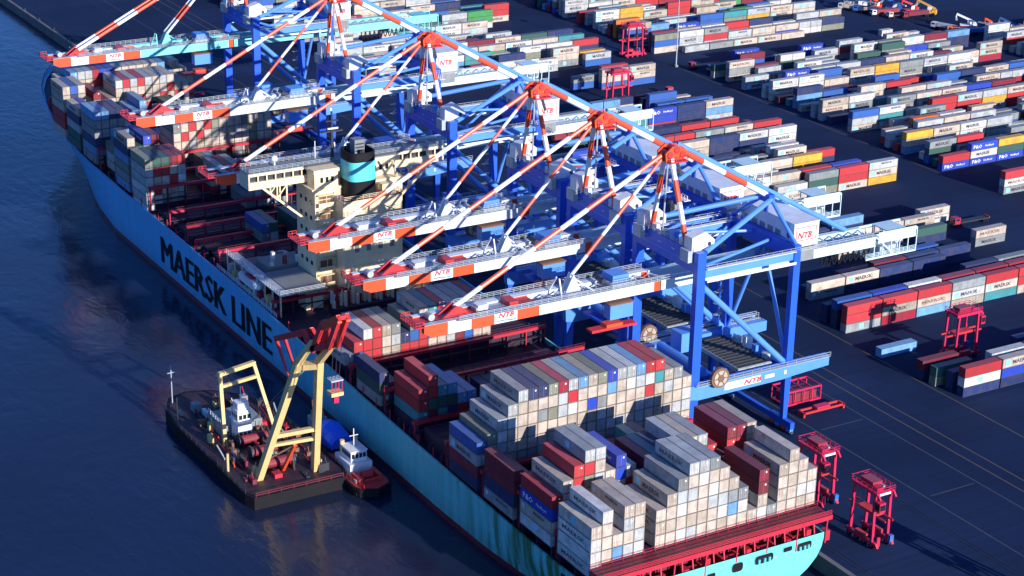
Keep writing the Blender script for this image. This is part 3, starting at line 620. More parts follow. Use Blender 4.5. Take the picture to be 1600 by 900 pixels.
def hb(x, t):
    wl, tp = interp(WL, x), interp(TOP, x)
    bow = max(0, min(1, (x - 280) / 60)); st_ = max(0, min(1, (40 - x) / 40))
    k = t ** (1.5 * bow + (1 - bow)) if bow > 0 else 1 - (1 - t) ** (1 + 1.6 * st_)
    return wl + (tp - wl) * k
rows = []
for x in xs:
    zt, zb = interp(ZT, x), interp(ZB, x)
    rows.append([(x, hb(x, t), zb + (zt - zb) * t) for t in LV])
nl = len(LV)
for side in (-1, 1):
    vs = [(p[0], CY + side * p[1], p[2]) for r in rows for p in r]; fs = []
    for i in range(len(rows) - 1):
        for j in range(nl - 1):
            a = i * nl + j; f = (a, a + nl, a + nl + 1, a + 1)
            fs.append(f if side < 0 else tuple(reversed(f)))
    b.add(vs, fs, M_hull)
tr = [(p[0], CY - p[1], p[2]) for p in rows[0]] + [(p[0], CY + p[1], p[2]) for p in reversed(rows[0])]
b.add(tr, [tuple(reversed(range(len(tr))))], M_hull)
# bulwark inner face and rim
for side in (-1, 1):
    vs = []; fs = []
    for r in rows:
        x, hbw, z_ = r[-1]; yi = max(0.05, hbw - 0.45)
        vs += [(x, CY + side * hbw, z_), (x, CY + side * yi, z_ + 0.003), (x, CY + side * yi, z_ - 1.3)]
    for i in range(len(rows) - 1):
        a = i * 3
        for j in (0, 1):
            f = (a + j, a + 3 + j, a + 4 + j, a + 1 + j); fs.append(f if side < 0 else tuple(reversed(f)))
    b.add(vs, fs, M_hull)
o = b.build('hull', ship, smooth=False); o.location = (-CY, 0, 0)
def sp_(mb, name, label=None, smooth=False, parent=None):
    o = mb.build(name, parent or ship, smooth)
    if parent is None: o.location = (-CY, 0, 0)
    if label: o['label'] = label
    return o
b = MB(); vs = []; fs = []
for r in rows:
    x, hbw, z_ = r[-1]; yi = max(0.05, hbw - 0.45); zz = z_ - 1.2 if x > 6 else 10.2
    vs += [(x if x > -4.9 else -4.7, CY - yi, zz), (x if x > -4.9 else -4.7, CY + yi, zz)]
for i in range(len(rows) - 1): fs.append((2 * i, 2 * i + 2, 2 * i + 3, 2 * i + 1))
b.add(vs, fs, M_hatch); sp_(b, 'deck')
# hull lettering, black, reading bow to stern on the visible side
b = MB(); k = 78.0 / TX_HULL[2]; kv = 8.0 / TX_HULL[3]
geo_ = ([(a * k, c * kv) for a, c in TX_HULL[0]], TX_HULL[1])
for i_, o_ in enumerate((-0.45, -0.15, 0.15, 0.45)): put_text(b, geo_, M_black, (229.5 + o_, CY - 28.32 - 0.006 * i_, 3.9), (-1, 0, 0))
sp_(b, 'hull_lettering')
# dark square draft-mark outlines near the quarter and mooring ports in the transom
def port(y, z_, w, h):
    b = MB(); x = -5.06; rr = 0.35 * min(w, h)
    pts = []
    for cx_, cz_, a0 in ((w / 2 - rr, h / 2 - rr, 0), (-w / 2 + rr, h / 2 - rr, 90), (-w / 2 + rr, -h / 2 + rr, 180), (w / 2 - rr, -h / 2 + rr, 270)):
        for q in range(4): pts.append((y + cx_ + rr * math.cos(R(a0 + q * 30)), z_ + cz_ + rr * math.sin(R(a0 + q * 30))))
    b.prism(pts, x, x + 0.1, M_black, 0)
    for q in range(len(pts)):
        p, n = pts[q], pts[(q + 1) % len(pts)]; b.beam((x - 0.02, p[0], p[1]), (x - 0.02, n[0], n[1]), 0.12, 0.12, M_hull)
    if w > 3:
        for q in (-0.25, 0.05, 0.3): b.tube((x - 0.04, y + q * w, z_ - h / 2 + 0.2), (x - 0.04, y + q * w, z_ + h * 0.05), 0.28, M_aqua, 8)
    sp_(b, 'mooring_port')
for a in [(18.5, 9.9, 2.0, 1.2), (25.7, 10.4, 2.2, 1.3), (32.2, 10.6, 2.9, 2.2), (38.9, 10.8, 4.8, 2.1), (44.9, 11.4, 2.4, 1.2), (49.2, 11.0, 3.9, 2.0), (10.5, 10.2, 3.6, 1.9)]: port(*a)
b = MB()
for k_ in range(7):   # welded plate seams / squares low on the side aft of the name
    x = 132 - k_ * 2.2; b.box(x, x + 0.08, CY - 28.34, CY - 28.30, 4 + 0.6 * k_, 9.5, M_hull)
b.box(116, 146, CY - 28.4, CY - 28.29, 8.6, 8.75, M_hull); sp_(b, 'plate_seam')
# pilot door / dark slits at the quarter
b = MB(); b.box(6.0, 9.5, CY - 28.35, CY - 28.0, 9.6, 10.9, M_black); sp_(b, 'side_port')

# hatch covers
bays = [0, 14.6, 29.6, 45, 61, 76, 90.5, 109, 124, 188, 198, 212, 226.5, 241.5, 256, 270.8, 285.6, 300.2, 315, 329.8, 344.6]
for x in bays:
    zt = interp(ZT, x) - 1.2; top = {0: 16.8, 14.6: 16.8, 29.6: 16.8, 45: 17.2, 76: 15.1, 90.5: 14.1, 109: 17.2, 256: 16.9, 300.2: 17.5, 315: 17.9, 329.8: 18.2, 344.6: 18.9}.get(x, 16.7)
    if x in (241.5, 270.8, 285.6): top = 17.2
    if x in (61, 124): top = 15.8
    hw = min(25.3, interp(TOP, x + 12) - 2.5)
    b = MB()
    n = 4
    for k_ in range(n):
        y0 = CY - hw + k_ * 2 * hw / n + 0.1; y1 = CY - hw + (k_ + 1) * 2 * hw / n - 0.1
        b.box(x + 0.1, x + 12.2, y0, y1, zt, top - 0.12, M_hatch)
        for q in range(5): b.box(x + 0.5 + q * 2.6, x + 0.8 + q * 2.6, y0 + 0.2, y1 - 0.2, top - 0.12, top - 0.03, M_hatch)
    sp_(b, 'hatch_cover')
    # outboard cell guides / pedestals
    b = MB()
    for s_ in (-1, 1):
        for q in (0.3, 6, 11.9):
            yy = CY + s_ * (min(28, interp(TOP, x + q)) - 1.2); b.box(x + q - 0.15, x + q + 0.15, yy - 0.6, yy + 0.6, zt, min(top, zt + 3.0), M_hatch)
    sp_(b, 'pedestal')
def lashing_bridge(x, ztop, y0=0.4, y1=55.1, posts=True):
    zt = interp(ZT, x) - 1.2; b = MB()
    hw = interp(TOP, x) - 0.7; y0 = max(y0, CY - hw); y1 = min(y1, CY + hw)
    b.box(x - 0.55, x + 0.55, y0, y1, ztop - 0.75, ztop, M_lred)
    b.box(x - 0.5, x + 0.5, y0, y1, (zt + ztop) / 2 - 0.15, (zt + ztop) / 2 + 0.05, M_hatch)
    n = int((y1 - y0) / 5.1)
    for k_ in range(n + 1):
        y = y0 + 0.3 + (y1 - y0 - 0.6) * k_ / n
        b.box(x - 0.45, x - 0.2, y - 0.15, y + 0.15, zt, ztop - 0.75, M_dred if k_ % 3 else M_lred); b.box(x + 0.2, x + 0.45, y - 0.15, y + 0.15, zt, ztop - 0.75, M_hatch)
        if k_ < n:
            y2 = y0 + 0.3 + (y1 - y0 - 0.6) * (k_ + 1) / n
            b.beam((x - 0.3, y, zt), (x - 0.3, y2, (zt + ztop) / 2), 0.12, 0.12, M_hatch)
    b.rail([(x - 0.5, y0, ztop), (x - 0.5, y1, ztop)], 1.0, M_dred, 2.5, 0.035)
    sp_(b, 'lashing_bridge')
for x, zt_ in [(13.4, 18.2), (28.3, 20.5), (43.6, 18.4), (59.4, 18.5), (74.6, 16.8), (89.4, 19), (107.4, 18), (122.6, 19.5), (152.5, 18.6), (188.3, 20.6), (205.0, 18.4), (211.4, 20.4), (225.0, 20.6), (240.2, 23.2), (254.8, 22.5), (269.6, 23), (284.4, 23), (299, 23.5), (313.8, 23.5), (328.6, 23.5), (343.4, 24)]:
    lashing_bridge(x, zt_)
# red lashing platform over the mooring deck
b = MB()
b.box(-5.2, -0.25, -0.4, 55.9, 15.9, 16.35, M_lred); b.box(-5.0, -0.3, -0.3, 55.8, 16.36, 16.5, M_dred)
b.box(-5.32, -5.21, -0.5, 56.0, 15.6, 16.6, M_lred)
b.rail([(-5.1, -0.3, 16.5), (-5.1, 55.8, 16.5)], 1.1, M_lred, 1.6, 0.06, 3)
b.rail([(-0.5, -0.3, 16.5), (-0.5, 55.8, 16.5)], 1.1, M_lred, 2.5, 0.04, 2)
sp_(b, 'stern_platform')
for k_ in range(22):
    y = 1.2 + k_ * 2.55; b = MB(); b.beam((-4.9, y, 10.2), (-3.4 if k_ % 3 else -4.9, y + 0.25, 15.9), 0.3, 0.3, M_lred, up=(0, 1, 0))
    if k_ % 2: b.box(-4.4, -2.8, y + 0.5, y + 1.7, 10.2, 12.0 + (k_ % 5) * 0.5, M_lred)
    sp_(b, 'platform_post')
for k_ in range(6):
    y = 4.5 + k_ * 9; b = MB(); b.tube((-2.6, y - 1.6, 11.4), (-2.6, y + 1.6, 11.4), 0.9, M_lred, 12); b.box(-3.4, -1.8, y - 2.2, y - 1.6, 10.2, 12.6, M_lred); b.box(-3.4, -1.8, y + 1.6, y + 2.2, 10.2, 12.6, M_lred); sp_(b, 'mooring_winch')
b = MB(); b.box(-0.2, 0.0, -0.2, 55.7, 10.2, 16.0, M_dred); sp_(b, 'mooring_deck_bulkhead')

# --- superstructure
def win_row(mb, x, y0, y1, z0, z1, n, gap=0.25, m=None):
    w = (y1 - y0) / n
    for i in range(n): mb.box(x - 0.05, x + 0.02, y0 + i * w + gap / 2, y0 + (i + 1) * w - gap / 2, z0, z1, m or M_glass)
dh = MB(); dh.box(158, 169.5, 15.6, 41, 14.2, 44.8, M_super)
for k_ in range(7): zz = 17.6 + k_ * 4.0; dh.box(157.85, 158, 15.5, 20.9, zz, zz + 0.22, M_super)
dh.box(157.7, 169.8, 14.7, 41.3, 44.3, 44.75, M_super)
deckhouse = sp_(dh, 'deckhouse')
b = MB()
for k_ in range(6):
    zz = 18.2 + k_ * 4.4
    b.box(156.6, 157.99, 16.0, 20.6, zz - 0.15, zz, M_super); b.box(156.5, 156.62, 16.0, 20.6, zz - 0.15, zz + 1.0, M_super); b.box(157.9, 157.99, 16.5, 20.2, zz + 0.1, zz + 2.5, M_rust)
    for q in (16.0, 18.2, 20.5): b.box(156.6, 156.75, q, q + 0.12, zz, zz + 2.9, M_super)
    b.box(156.6, 157.99, 16.0, 20.6, zz + 2.9, zz + 3.05, M_super)
sp_(b, 'stair_landing')
b = MB()
for k_ in range(6):
    zz = 19 + k_ * 4.2
    for q in range(3): b.box(160 + q * 3, 161.2 + q * 3, 15.54, 15.599, zz, zz + 1.1, M_glass)
sp_(b, 'side_window')
b = MB()   # casing aft of the deckhouse, with the cream block under it
b.box(152, 157.98, 21, 37.6, 14, 41.6, M_super); b.box(151.8, 157.98, 20.9, 37.8, 41.6, 42.2, M_super); b.box(152, 157.9, 21.1, 37.6, 42.21, 42.3, M_dred)
b.box(152.2, 157.98, 20.8, 22.6, 27, 41.5, M_super)
for zz in (19.5, 26.5, 33.0, 38.2): b.box(151.8, 152, 21, 37.6, zz, zz + 0.3, M_super)
b.box(149.6, 152, 23.0, 36.5, 14, 24.5, M_super)
for q in range(4): b.box(151.9, 152, 24 + q * 3.4, 25.2 + q * 3.4, 28, 30, M_superd)
casing = sp_(b, 'engine_casing')
b = MB(); b.rail([(152, 21, 42.3), (152, 37.6, 42.3), (157.8, 37.6, 42.3)], 1.2, M_super, 1.8, 0.05, 3); b.rail([(152, 21, 42.3), (157.8, 21, 42.3)], 1.2, M_white, 1.8, 0.05, 3)
b.box(154.8, 157.8, 33.5, 37, 42.3, 44.4, M_super); b.beam((157.5, 39, 45), (155, 36.5, 50.5), 0.5, 0.5, M_super)
sp_(b, 'casing_fitting')
# funnel: rounded box section, tapering, black-aqua-black
fun = MB(); n = 28
def fsec(z_, k_): return [(156.8 + 4.4 * k_ * math.copysign(abs(math.cos(2 * math.pi * i / n)) ** 0.55, math.cos(2 * math.pi * i / n)), 27.4 + 4.1 * k_ * math.copysign(abs(math.sin(2 * math.pi * i / n)) ** 0.65, math.sin(2 * math.pi * i / n)), z_) for i in range(n)]
lev = [(42.2, 1.0, M_black), (46.9, 0.985, M_aqua), (52.0, 0.955, M_black), (54.4, 0.94, None)]
for (z0, k0, m_), (z1, k1, _) in zip(lev[:-1], lev[1:]):
    a, c = fsec(z0, k0), fsec(z1, k1)
    fun.add(a + c, [(i, (i + 1) % n, n + (i + 1) % n, n + i) for i in range(n)], m_)
a, c = fsec(54.4, 0.94), fsec(54.4, 0.86); d_ = fsec(52.4, 0.84)
fun.add(a + c, [(i, (i + 1) % n, n + (i + 1) % n, n + i) for i in range(n)], M_black)
fun.add(c + d_, [(i, (i + 1) % n, n + (i + 1) % n, n + i) for i in range(n)], M_black)
fun.add(d_, [tuple(range(n))], M_dark)
funnel = sp_(fun, 'funnel', smooth=True)
for (x, y, r0, h_) in [(159.3, 26.1, 0.7, 55.4), (159.3, 28.8, 0.7, 55.4), (153.9, 27.4, 0.5, 55.0)]:
    q = MB(); q.tube((x, y, 52), (x, y, h_), r0, M_dark, 12); q.build('exhaust_pipe', funnel)
q = MB(); q.box(155.6, 158.4, 26.0, 28.8, 52.3, 57.2, M_superd)
for k_ in range(4): q.box(155.5, 155.6, 26.2, 28.6, 53.2 + k_ * 0.9, 53.6 + k_ * 0.9, M_dark)
q.build('funnel_grille', funnel)
# bridge with full-width wings
b = MB()
b.box(163, 168.6, -0.6, 56.2, 45.4, 46.7, M_super)          # wing floor beam
b.box(163.2, 168.4, -0.5, 56.1, 46.7, 47.3, M_super)
b.box(163.1, 163.2, -0.5, 56.1, 48.9, 49.7, M_super)        # fascia over the windows
b.box(162.8, 168.8, -0.8, 56.4, 49.7, 49.95, M_superd)       # roof
b.box(164.0, 168.2, 0.2, 55.5, 47.3, 49.7, M_dark)
for i in range(24): y = -0.5 + i * 56.6 / 23 * 0.995; b.box(163.1, 163.4, y, y + 0.32, 47.3, 48.9, M_super)
b.box(163.2, 168.4, -0.55, -0.45, 46.7, 49.7, M_super)
b.box(161.3, 163.1, 15.7, 40.5, 44.8, 49, M_super); b.box(158.3, 161.3, 15.7, 22.4, 44.8, 48.8, M_super); b.box(161, 168.8, 15.0, 41.0, 49.96, 50.1, M_superd); b.box(161.0, 163.1, 15.2, 40.8, 49, 49.75, M_super); b.box(158.0, 161.0, 15.4, 22.7, 48.8, 49.75, M_super)
bridge = sp_(b, 'bridge')
b = MB(); win_row(b, 158.3, 17, 21.5, 46.2, 47.6, 3, 0.7); win_row(b, 161.3, 30, 39, 46.2, 47.6, 5, 0.9); b.build('bridge_window', bridge)
b = MB(); b.rail([(162.9, -0.6, 49.95), (162.9, 56.2, 49.95)], 1.1, M_galv, 1.5, 0.045, 3); b.rail([(168.6, -0.6, 49.95), (168.6, 56.2, 49.95)], 1.1, M_galv, 1.5, 0.045, 3); b.rail([(162.9, -0.6, 49.95), (168.6, -0.6, 49.95)], 1.1, M_galv, 1.5, 0.045, 3); b.build('bridge_railing', bridge)
for s_ in (0, 1):
    f_ = (lambda y: y) if s_ == 0 else (lambda y: 56.0 - y)
    b = MB(); x = 163.6
    for xx in (163.6, 168.0):
        b.beam((xx, f_(3.5), 45.4), (xx, f_(15), 35.3), 0.55, 0.75, M_super, up=(1, 0, 0))
        for y in (7.5, 10.2): b.beam((xx, f_(y), 45.4), (xx, f_(y), 45.4 - (y - 3.5) * 0.87), 0.35, 0.35, M_super)
        b.beam((xx, f_(7.6), 42.1), (xx, f_(10.2), 45.4), 0.3, 0.3, M_super)
    b.build('wing_strut', bridge)
b = MB(); b.tube((165, 24, 50), (165, 24, 62.8), 0.45, M_dark, 10, 0.25); b.box(164.6, 165.4, 21, 27, 57.3, 57.6, M_dark); b.box(164.6, 165.4, 22.2, 25.8, 60.2, 60.4, M_dark); b.beam((164.4, 22.5, 58.4), (164.4, 25.5, 58.4), 0.3, 0.4, M_white); b.tube((167, 20, 50), (167, 20, 54.8), 0.12, M_white, 6); b.sphere((166, 8, 52), 0.9, M_white); b.tube((166, 8, 50), (166, 8, 51.4), 0.25, M_white, 8); b.sphere((166, 31, 52.4), 1.0, M_white); b.tube((166, 31, 50), (166, 31, 51.6), 0.25, M_white, 8); b.build('radar_mast', bridge)
# boat-deck structures and lifeboat beside the deckhouse
b = MB()
b.box(150.6, 168, 5.2, 15.4, 20.0, 20.35, M_superd); b.box(150.6, 186.5, 2.0, 5.2, 20.0, 20.12, M_galv); b.box(169.6, 178, 7.0, 46, 14.4, 20.9, M_superd); b.box(178, 187, 3.5, 12, 14.4, 17.6, M_superd)
for x in range(151, 187, 5): b.box(x, x + 0.35, 2.1, 2.45, 14.2, 20, M_super)
b.box(152.5, 157.4, 10, 14.9, 14.2, 20, M_super); b.box(152.5, 156, 35.6, 47, 14.2, 19.0, M_super)
sp_(b, 'boat_deck')
b = MB(); b.rail([(150.6, 2.1, 20.35), (186.5, 2.1, 20.35)], 1.2, M_white, 1.6, 0.05, 3); b.rail([(150.7, 2.1, 20.35), (150.7, 14.4, 20.35)], 1.2, M_white, 1.6, 0.05, 3); b.rail([(149.5, 0.3, 15.0), (189, 0.3, 15.6)], 1.2, M_white, 1.6, 0.05, 3)
sp_(b, 'deck_railing')
b = MB(); b.beam((165, 1.9, 18.0), (175, 1.9, 18.0), 2.4, 2.0, M_white, w2=2.2); b.sphere((165, 1.9, 18.0), 1.25, M_white, 10, 6, (1.4, 1, 0.8)); b.sphere((175, 1.9, 18.0), 1.2, M_white, 10, 6, (1.4, 1, 0.8)); b.box(168, 172, 1.3, 2.5, 18.9, 19.6, M_lred); sp_(b, 'lifeboat')
b = MB()
for x in (164.5, 175.5): b.beam((x, 3.4, 14.5), (x, 3.0, 21), 0.4, 0.5, M_white); b.beam((x, 3.0, 21), (x, 0.6, 21.6), 0.35, 0.4, M_white)
sp_(b, 'davit')
for q in range(26):
    y = 15.5 + q * 0.85; x = 147.5 + (q * 7 % 4); h_ = 2.0 + (q * 37 % 5) * 0.7; b = MB(); b.box(x, x + 0.9, y, y + 0.6, 15.4, 15.4 + h_, (M_super, M_white, M_lred, M_super)[q % 4])
    if q % 3 == 0: b.beam((x + 0.4, y + 0.3, 15.4 + h_), (x + 1.6, y + 1.2, 16.6 + h_), 0.2, 0.2, M_super)
    sp_(b, 'ventilator')
b = MB(); b.box(146.5, 149.5, 15.5, 38, 14.2, 15.4, M_hatch); sp_(b, 'deck_plinth')
for q in range(30):
    x = 170 + (q * 5 % 15) * 0.5; y = 8 + q * 1.25; b = MB(); h_ = 0.8 + (q * 13 % 4) * 0.5; b.box(x, x + 1.1, y, y + 0.9, 20.9, 20.9 + h_, (M_super, M_galv, M_white, M_dred)[q % 4]); sp_(b, 'ventilator')
for q in range(18):
    x = 179 + (q % 6) * 1.5; y = 13 + (q // 6) * 9 + (q % 3) * 2; zz = interp(ZT, x) - 1.2; b = MB(); b.box(x, x + 1.0, y, y + 2.2, zz, zz + 1.6 + q % 3, (M_dred, M_lred, M_galv)[q % 3]); b.beam((x, y, zz), (x, y, zz + 5), 0.15, 0.15, M_lred); sp_(b, 'deck_fitting')
for q in range(12):
    x = 152 + q * 2.8; b = MB(); b.box(x, x + 1.4, 1.4, 2.8, interp(ZT, x) - 1.2, interp(ZT, x) + 0.6 + (q % 3), (M_lred, M_white, M_shear, M_galv)[q % 4]); sp_(b, 'deck_locker')
b = MB(); b.box(346 + 14, 386, CY - 2, CY + 2, 20.5, 21.6, M_dred); b.tube((374, CY, 21), (374, CY, 33), 0.4, M_super, 8, 0.2)
for s_ in (-1, 1): b.tube((370, CY + s_ * 5 - 1.2, 23), (370, CY + s_ * 5 + 1.2, 23), 1.0, M_dred, 12); b.box(369, 371.4, CY + s_ * 5 - 1.8, CY + s_ * 5 + 1.8, 20.8, 22.4, M_dred)
sp_(b, 'forecastle_gear')
b = MB(); xs2 = [357, 365, 371, 376, 380, 384]; 
for s_ in (-1, 1): b.rail([(x, CY + s_ * (interp(TOP, x) - 0.4), interp(ZT, x)) for x in xs2], 1.0, M_dred, 2.0, 0.05)
sp_(b, 'bow_railing')
# hatch-side white accommodation ladder rails, thin red posts between deck edge and bays
b = MB()
for x in range(64, 346, 7):
    if 146 < x < 190: continue
    zt = interp(ZT, x); b.beam((x, CY - interp(TOP, x) + 0.35, zt - 1.2), (x, CY - interp(TOP, x) + 0.35, zt + 2.4), 0.18, 0.18, M_lred)
sp_(b, 'deck_stanchion')

# ------------------------------------------------------------------ ship-to-shore cranes
def build_crane(main, light, boomm, gird, xc):
    """local frame: x along the rail, y from the waterside rail, z from the quay; built near (xc, 62.5, 3.5)"""
    root = empty('gantry_crane', (xc, 62.5, QZ))
    off = (0, 0, 0)
    def put(mb, name, parent=None): return mb.build(name, parent or root, off=off)
    HX = 12.3; ZL = 50.2; LY = 27.4
    for sx in (-1, 1):
        for y, zt, w in ((0, ZL, 2.3), (LY, 47.5, 1.9)):
            b = MB(); b.beam((sx * HX, y, 3.2), (sx * HX, y, 15), 1.3, w * 0.62, main, up=(0, 1, 0), w2=1.7, h2=w); b.box(sx * HX - 0.85, sx * HX + 0.85, y - w / 2, y + w / 2, 15, zt, main)
            put(b, 'leg')
            bg_ = MB(); bg_.box(sx * (HX - 0.5) - 4.2, sx * (HX - 0.5) + 4.2, y - 0.6, y + 0.6, 1.5, 3.2, main)
            for q in range(8): bg_.tube((sx * (HX - 0.5) - 3.9 + q * 1.1, y - 0.35, 0.45), (sx * (HX - 0.5) - 3.9 + q * 1.1, y + 0.35, 0.45), 0.42, M_dark, 10)
            for q in range(4): bg_.box(sx * (HX - 0.5) - 4.0 + q * 2.2, sx * (HX - 0.5) - 2.4 + q * 2.2, y - 0.5, y + 0.5, 0.5, 1.5, M_orange if q % 2 else light)
            put(bg_, 'bogie')
        # sill / portal beam
        b = MB(); b.prism([(-1.4, 14.2), (1.2, 13.7), (LY - 1.5, 13.9), (LY + 1.5, 14.2), (39.5, 14.8), (39.5, 17.4), (LY + 2, 17.5), (-1.6, 17.5)], sx * HX - 0.9, sx * HX + 0.9, light, 0)
        pb = put(b, 'portal_beam')
        if sx < 0:
            q = MB(); q.box(-HX - 0.96, -HX - 0.905, 8.5, 19, 14.7, 16.5, M_white); put(q, 'sign_panel', pb)
            q = MB(); put_text(q, ([(a * 0.8, c_ * 0.55) for a, c_ in TX_B[0]], TX_B[1]), M_logor, (-HX - 0.98, 14.0, 14.9), (0, 1, 0)); put(q, 'sign_lettering', pb)
            q = MB(); q.box(-HX - 0.96, -HX - 0.905, 20.2, 23, 15.2, 16.1, M_white); q.box(-HX - 0.96, -HX - 0.905, 26.0, 26.6, 15.2, 16.2, M_white); put(q, 'notice_panel', pb)
        q = MB(); q.box(sx * HX + sx * 0.95, sx * HX + sx * 1.9, 0, 39, 17.5, 17.6, M_galv); q.rail([(sx * HX + sx * 1.9, 0, 17.6), (sx * HX + sx * 1.9, 39, 17.6)], 1.1, M_galv, 2.5, 0.04); put(q, 'catwalk')
        # upper tie beam with pale walkway
        b = MB(); b.box(sx * HX - 0.5, sx * HX + 0.5, 1.1, LY - 0.9, 43.9, 45.7, light); put(b, 'tie_beam')
        b = MB(); b.box(sx * HX - 1.6, sx * HX - 0.6, 1.1, LY - 0.9, 46.2, 46.32, M_white); b.box(sx * HX - 1.7, sx * HX - 1.62, 1.1, LY - 0.9, 43.2, 43.8, M_white); b.rail([(sx * HX - 1.6, 1.1, 46.3), (sx * HX - 1.6, LY, 46.3)], 1.0, M_galv, 2.5, 0.04); put(b, 'walkway')
        b = MB(); b.tube((sx * HX, 0.9, 41.8), (sx * HX, LY - 1.2, 18.0), 0.75, light, 12); put(b, 'diagonal_brace')
        b = MB(); b.tube((sx * HX, 1.4, 50), (sx * 1.6, 27.6, 55.2), 0.62, light, 10); put(b, 'upper_strut')
        b = MB(); b.tube((sx * HX, LY, 47.4), (sx * 1.6, 27.8, 55.2), 0.5, light, 10); put(b, 'node_strut')
        b = MB(); b.tube((sx * HX, 0.5, 46.5), (sx * 3.2, LY, 46.0), 0.4, light, 8); put(b, 'plan_brace')
    # cross beams along the rail direction
    b = MB(); b.box(-HX + 0.86, HX - 0.86, -1.1, 1.1, 45.2, 50.0, main); b.box(-HX + 0.9, HX - 0.9, -1.18, -1.1, 47.0, 47.2, light); cb = put(b, 'cross_beam')
    q = MB(); q.rail([(-HX + 1, -1.2, 50.0), (HX - 1, -1.2, 50.0)], 1.1, M_galv, 2.2, 0.045)
    for k_ in range(6): q.box(-HX + 2.5 + k_ * 3.6, -HX + 4.0 + k_ * 3.6, -0.7, 0.8, 50.0, 51.2 + (k_ % 3) * 0.4, (M_galv, M_white, light)[k_ % 3])
    for k_ in range(4): q.box(-HX + 3 + k_ * 5.5, -HX + 4.2 + k_ * 5.5, -1.16, -1.11, 48.3, 48.45, M_white)
    put(q, 'beam_fitting', cb)
    b = MB(); b.box(-HX + 0.86, HX - 0.86, LY - 0.9, LY + 0.9, 43.6, 47.3, main); put(b, 'cross_beam')
    b = MB(); b.box(-HX + 0.9, HX - 0.9, LY - 0.8, LY + 0.8, 14.4, 16.8, main); put(b, 'cross_beam')
    b = MB(); b.box(-HX + 4.2, HX - 4.2, -0.5, 0.5, 1.7, 3.0, main); b.box(-HX + 4.2, HX - 4.2, LY - 0.5, LY + 0.5, 1.7, 3.0, main); put(b, 'rail_beam')
    for sx in (-1, 1):
        b = MB(); b.tube((sx * HX * 0.96, LY, 17.4), (sx * 0.6, LY, 43.4), 0.5, light, 10); put(b, 'cross_brace')
        b = MB(); b.tube((sx * HX * 0.96, 1.0, 45.4), (sx * 3.4, 13.0, 42.4), 0.35, light, 8); b.tube((sx * 3.4, 13.0, 42.4), (sx * HX * 0.96, LY - 1, 45.6), 0.35, light, 8); put(b, 'plan_brace')
    for k_ in range(5):
        b = MB(); x = -8 + k_ * 3.9; b.box(x, x + 1.6, LY - 3.2, LY - 1.2, 16.9, 18.6 + (k_ % 3) * 0.8, (M_galv, light, M_white)[k_ % 3]); put(b, 'electrical_cabinet')
    # hatch-cover platform hung between the frames
    b = MB(); b.box(-9.5, 9.3, 15.0, 24.6, 16.6, 17.3, M_plat)
    for k_ in range(13): b.box(-9.2 + k_ * 1.45, -8.95 + k_ * 1.45, 15.2, 24.4, 17.3, 17.5, M_dark)
    b.box(-9.8, -9.5, 14.8, 24.8, 16.5, 17.5, M_galv); b.box(-9.5, 9.4, 14.8, 14.99, 16.5, 17.5, M_galv); put(b, 'laydown_platform')
    b = MB(); b.box(-9.0, 9.3, 2.2, 8.5, 16.6, 17.2, main); b.tube((-9, 5.0, 18.6), (8.5, 5.0, 18.6), 1.1, light, 12); b.box(6, 10.5, 9.5, 13.5, 16.6, 21.5, light); put(b, 'service_platform')
    # cable reel on the near frame
    b = MB(); b.tube((-HX - 2.4, 6.0, 18.9), (-HX - 1.5, 6.0, 18.9), 2.5, M_rust, 24); b.tube((-HX - 2.6, 6.0, 18.9), (-HX - 2.4, 6.0, 18.9), 1.9, MATS['container paint sand'], 24); b.tube((-HX - 2.75, 6.0, 18.9), (-HX - 2.6, 6.0, 18.9), 0.9, M_rust, 16); b.beam((-HX - 1.4, 6, 18.9), (-HX, 6, 16.5), 0.5, 0.6, main)
    for k_ in range(6):
        a = math.pi * k_ / 3; b.beam((-HX - 2.7, 6 + 0.8 * math.cos(a), 18.9 + 0.8 * math.sin(a)), (-HX - 2.7, 6 + 1.85 * math.cos(a), 18.9 + 1.85 * math.sin(a)), 0.15, 0.15, M_rust)
    put(b, 'cable_reel')
    # ---- boom: two box girders, banded toward the tip
    zb, zt = 38.7, 41.6; tipy = -65.6; hinge = -4.3
    bands = [(tipy, -59.8, M_orange), (-59.8, -54.0, M_white), (-54.0, -48.2, M_orange), (-48.2, -42.4, M_white), (-42.4, -36.7, M_orange), (-36.7, -6.0, boomm), (-6.0, hinge, M_orange)]
    boom = MB()
    for xg in (-2.75, 2.75):
        for y0, y1, m_ in bands:
            if y0 == tipy: boom.prism([(y0, zb + 1.0), (y0 + 2.0, zb), (y1, zb), (y1, zt), (y0, zt)], xg - 0.6, xg + 0.6, m_, 0)
            else: boom.box(xg - 0.6, xg + 0.6, y0, y1, zb, zt, m_)
        boom.box(xg - 0.72, xg + 0.72, tipy + 0.1, hinge, zt, zt + 0.08, boomm if xg > 0 else M_galv)
    for y0, y1, m_ in bands[:5]:
        boom.box(-2.1, 2.1, y0 + 0.1, y1 - 0.1, zt - 0.6, zt - 0.3, M_red if m_ is M_orange else M_galv)
    for k_ in range(9): y = -35 + k_ * 3.6; boom.beam((-2.1, y, zt - 0.4), (2.1, y + 1.8, zt - 0.4), 0.25, 0.3, boomm); boom.beam((2.1, y + 1.8, zt - 0.4), (-2.1, y + 3.6, zt - 0.4), 0.25, 0.3, boomm)
    bo = put(boom, 'boom')
    q = MB()
    q.box(-4.6, -3.45, tipy + 8, hinge, zt + 0.02, zt + 0.1, M_galv); q.rail([(-4.6, tipy + 8, zt + 0.1), (-4.6, hinge, zt + 0.1)], 1.15, M_galv, 1.7, 0.045, 3)
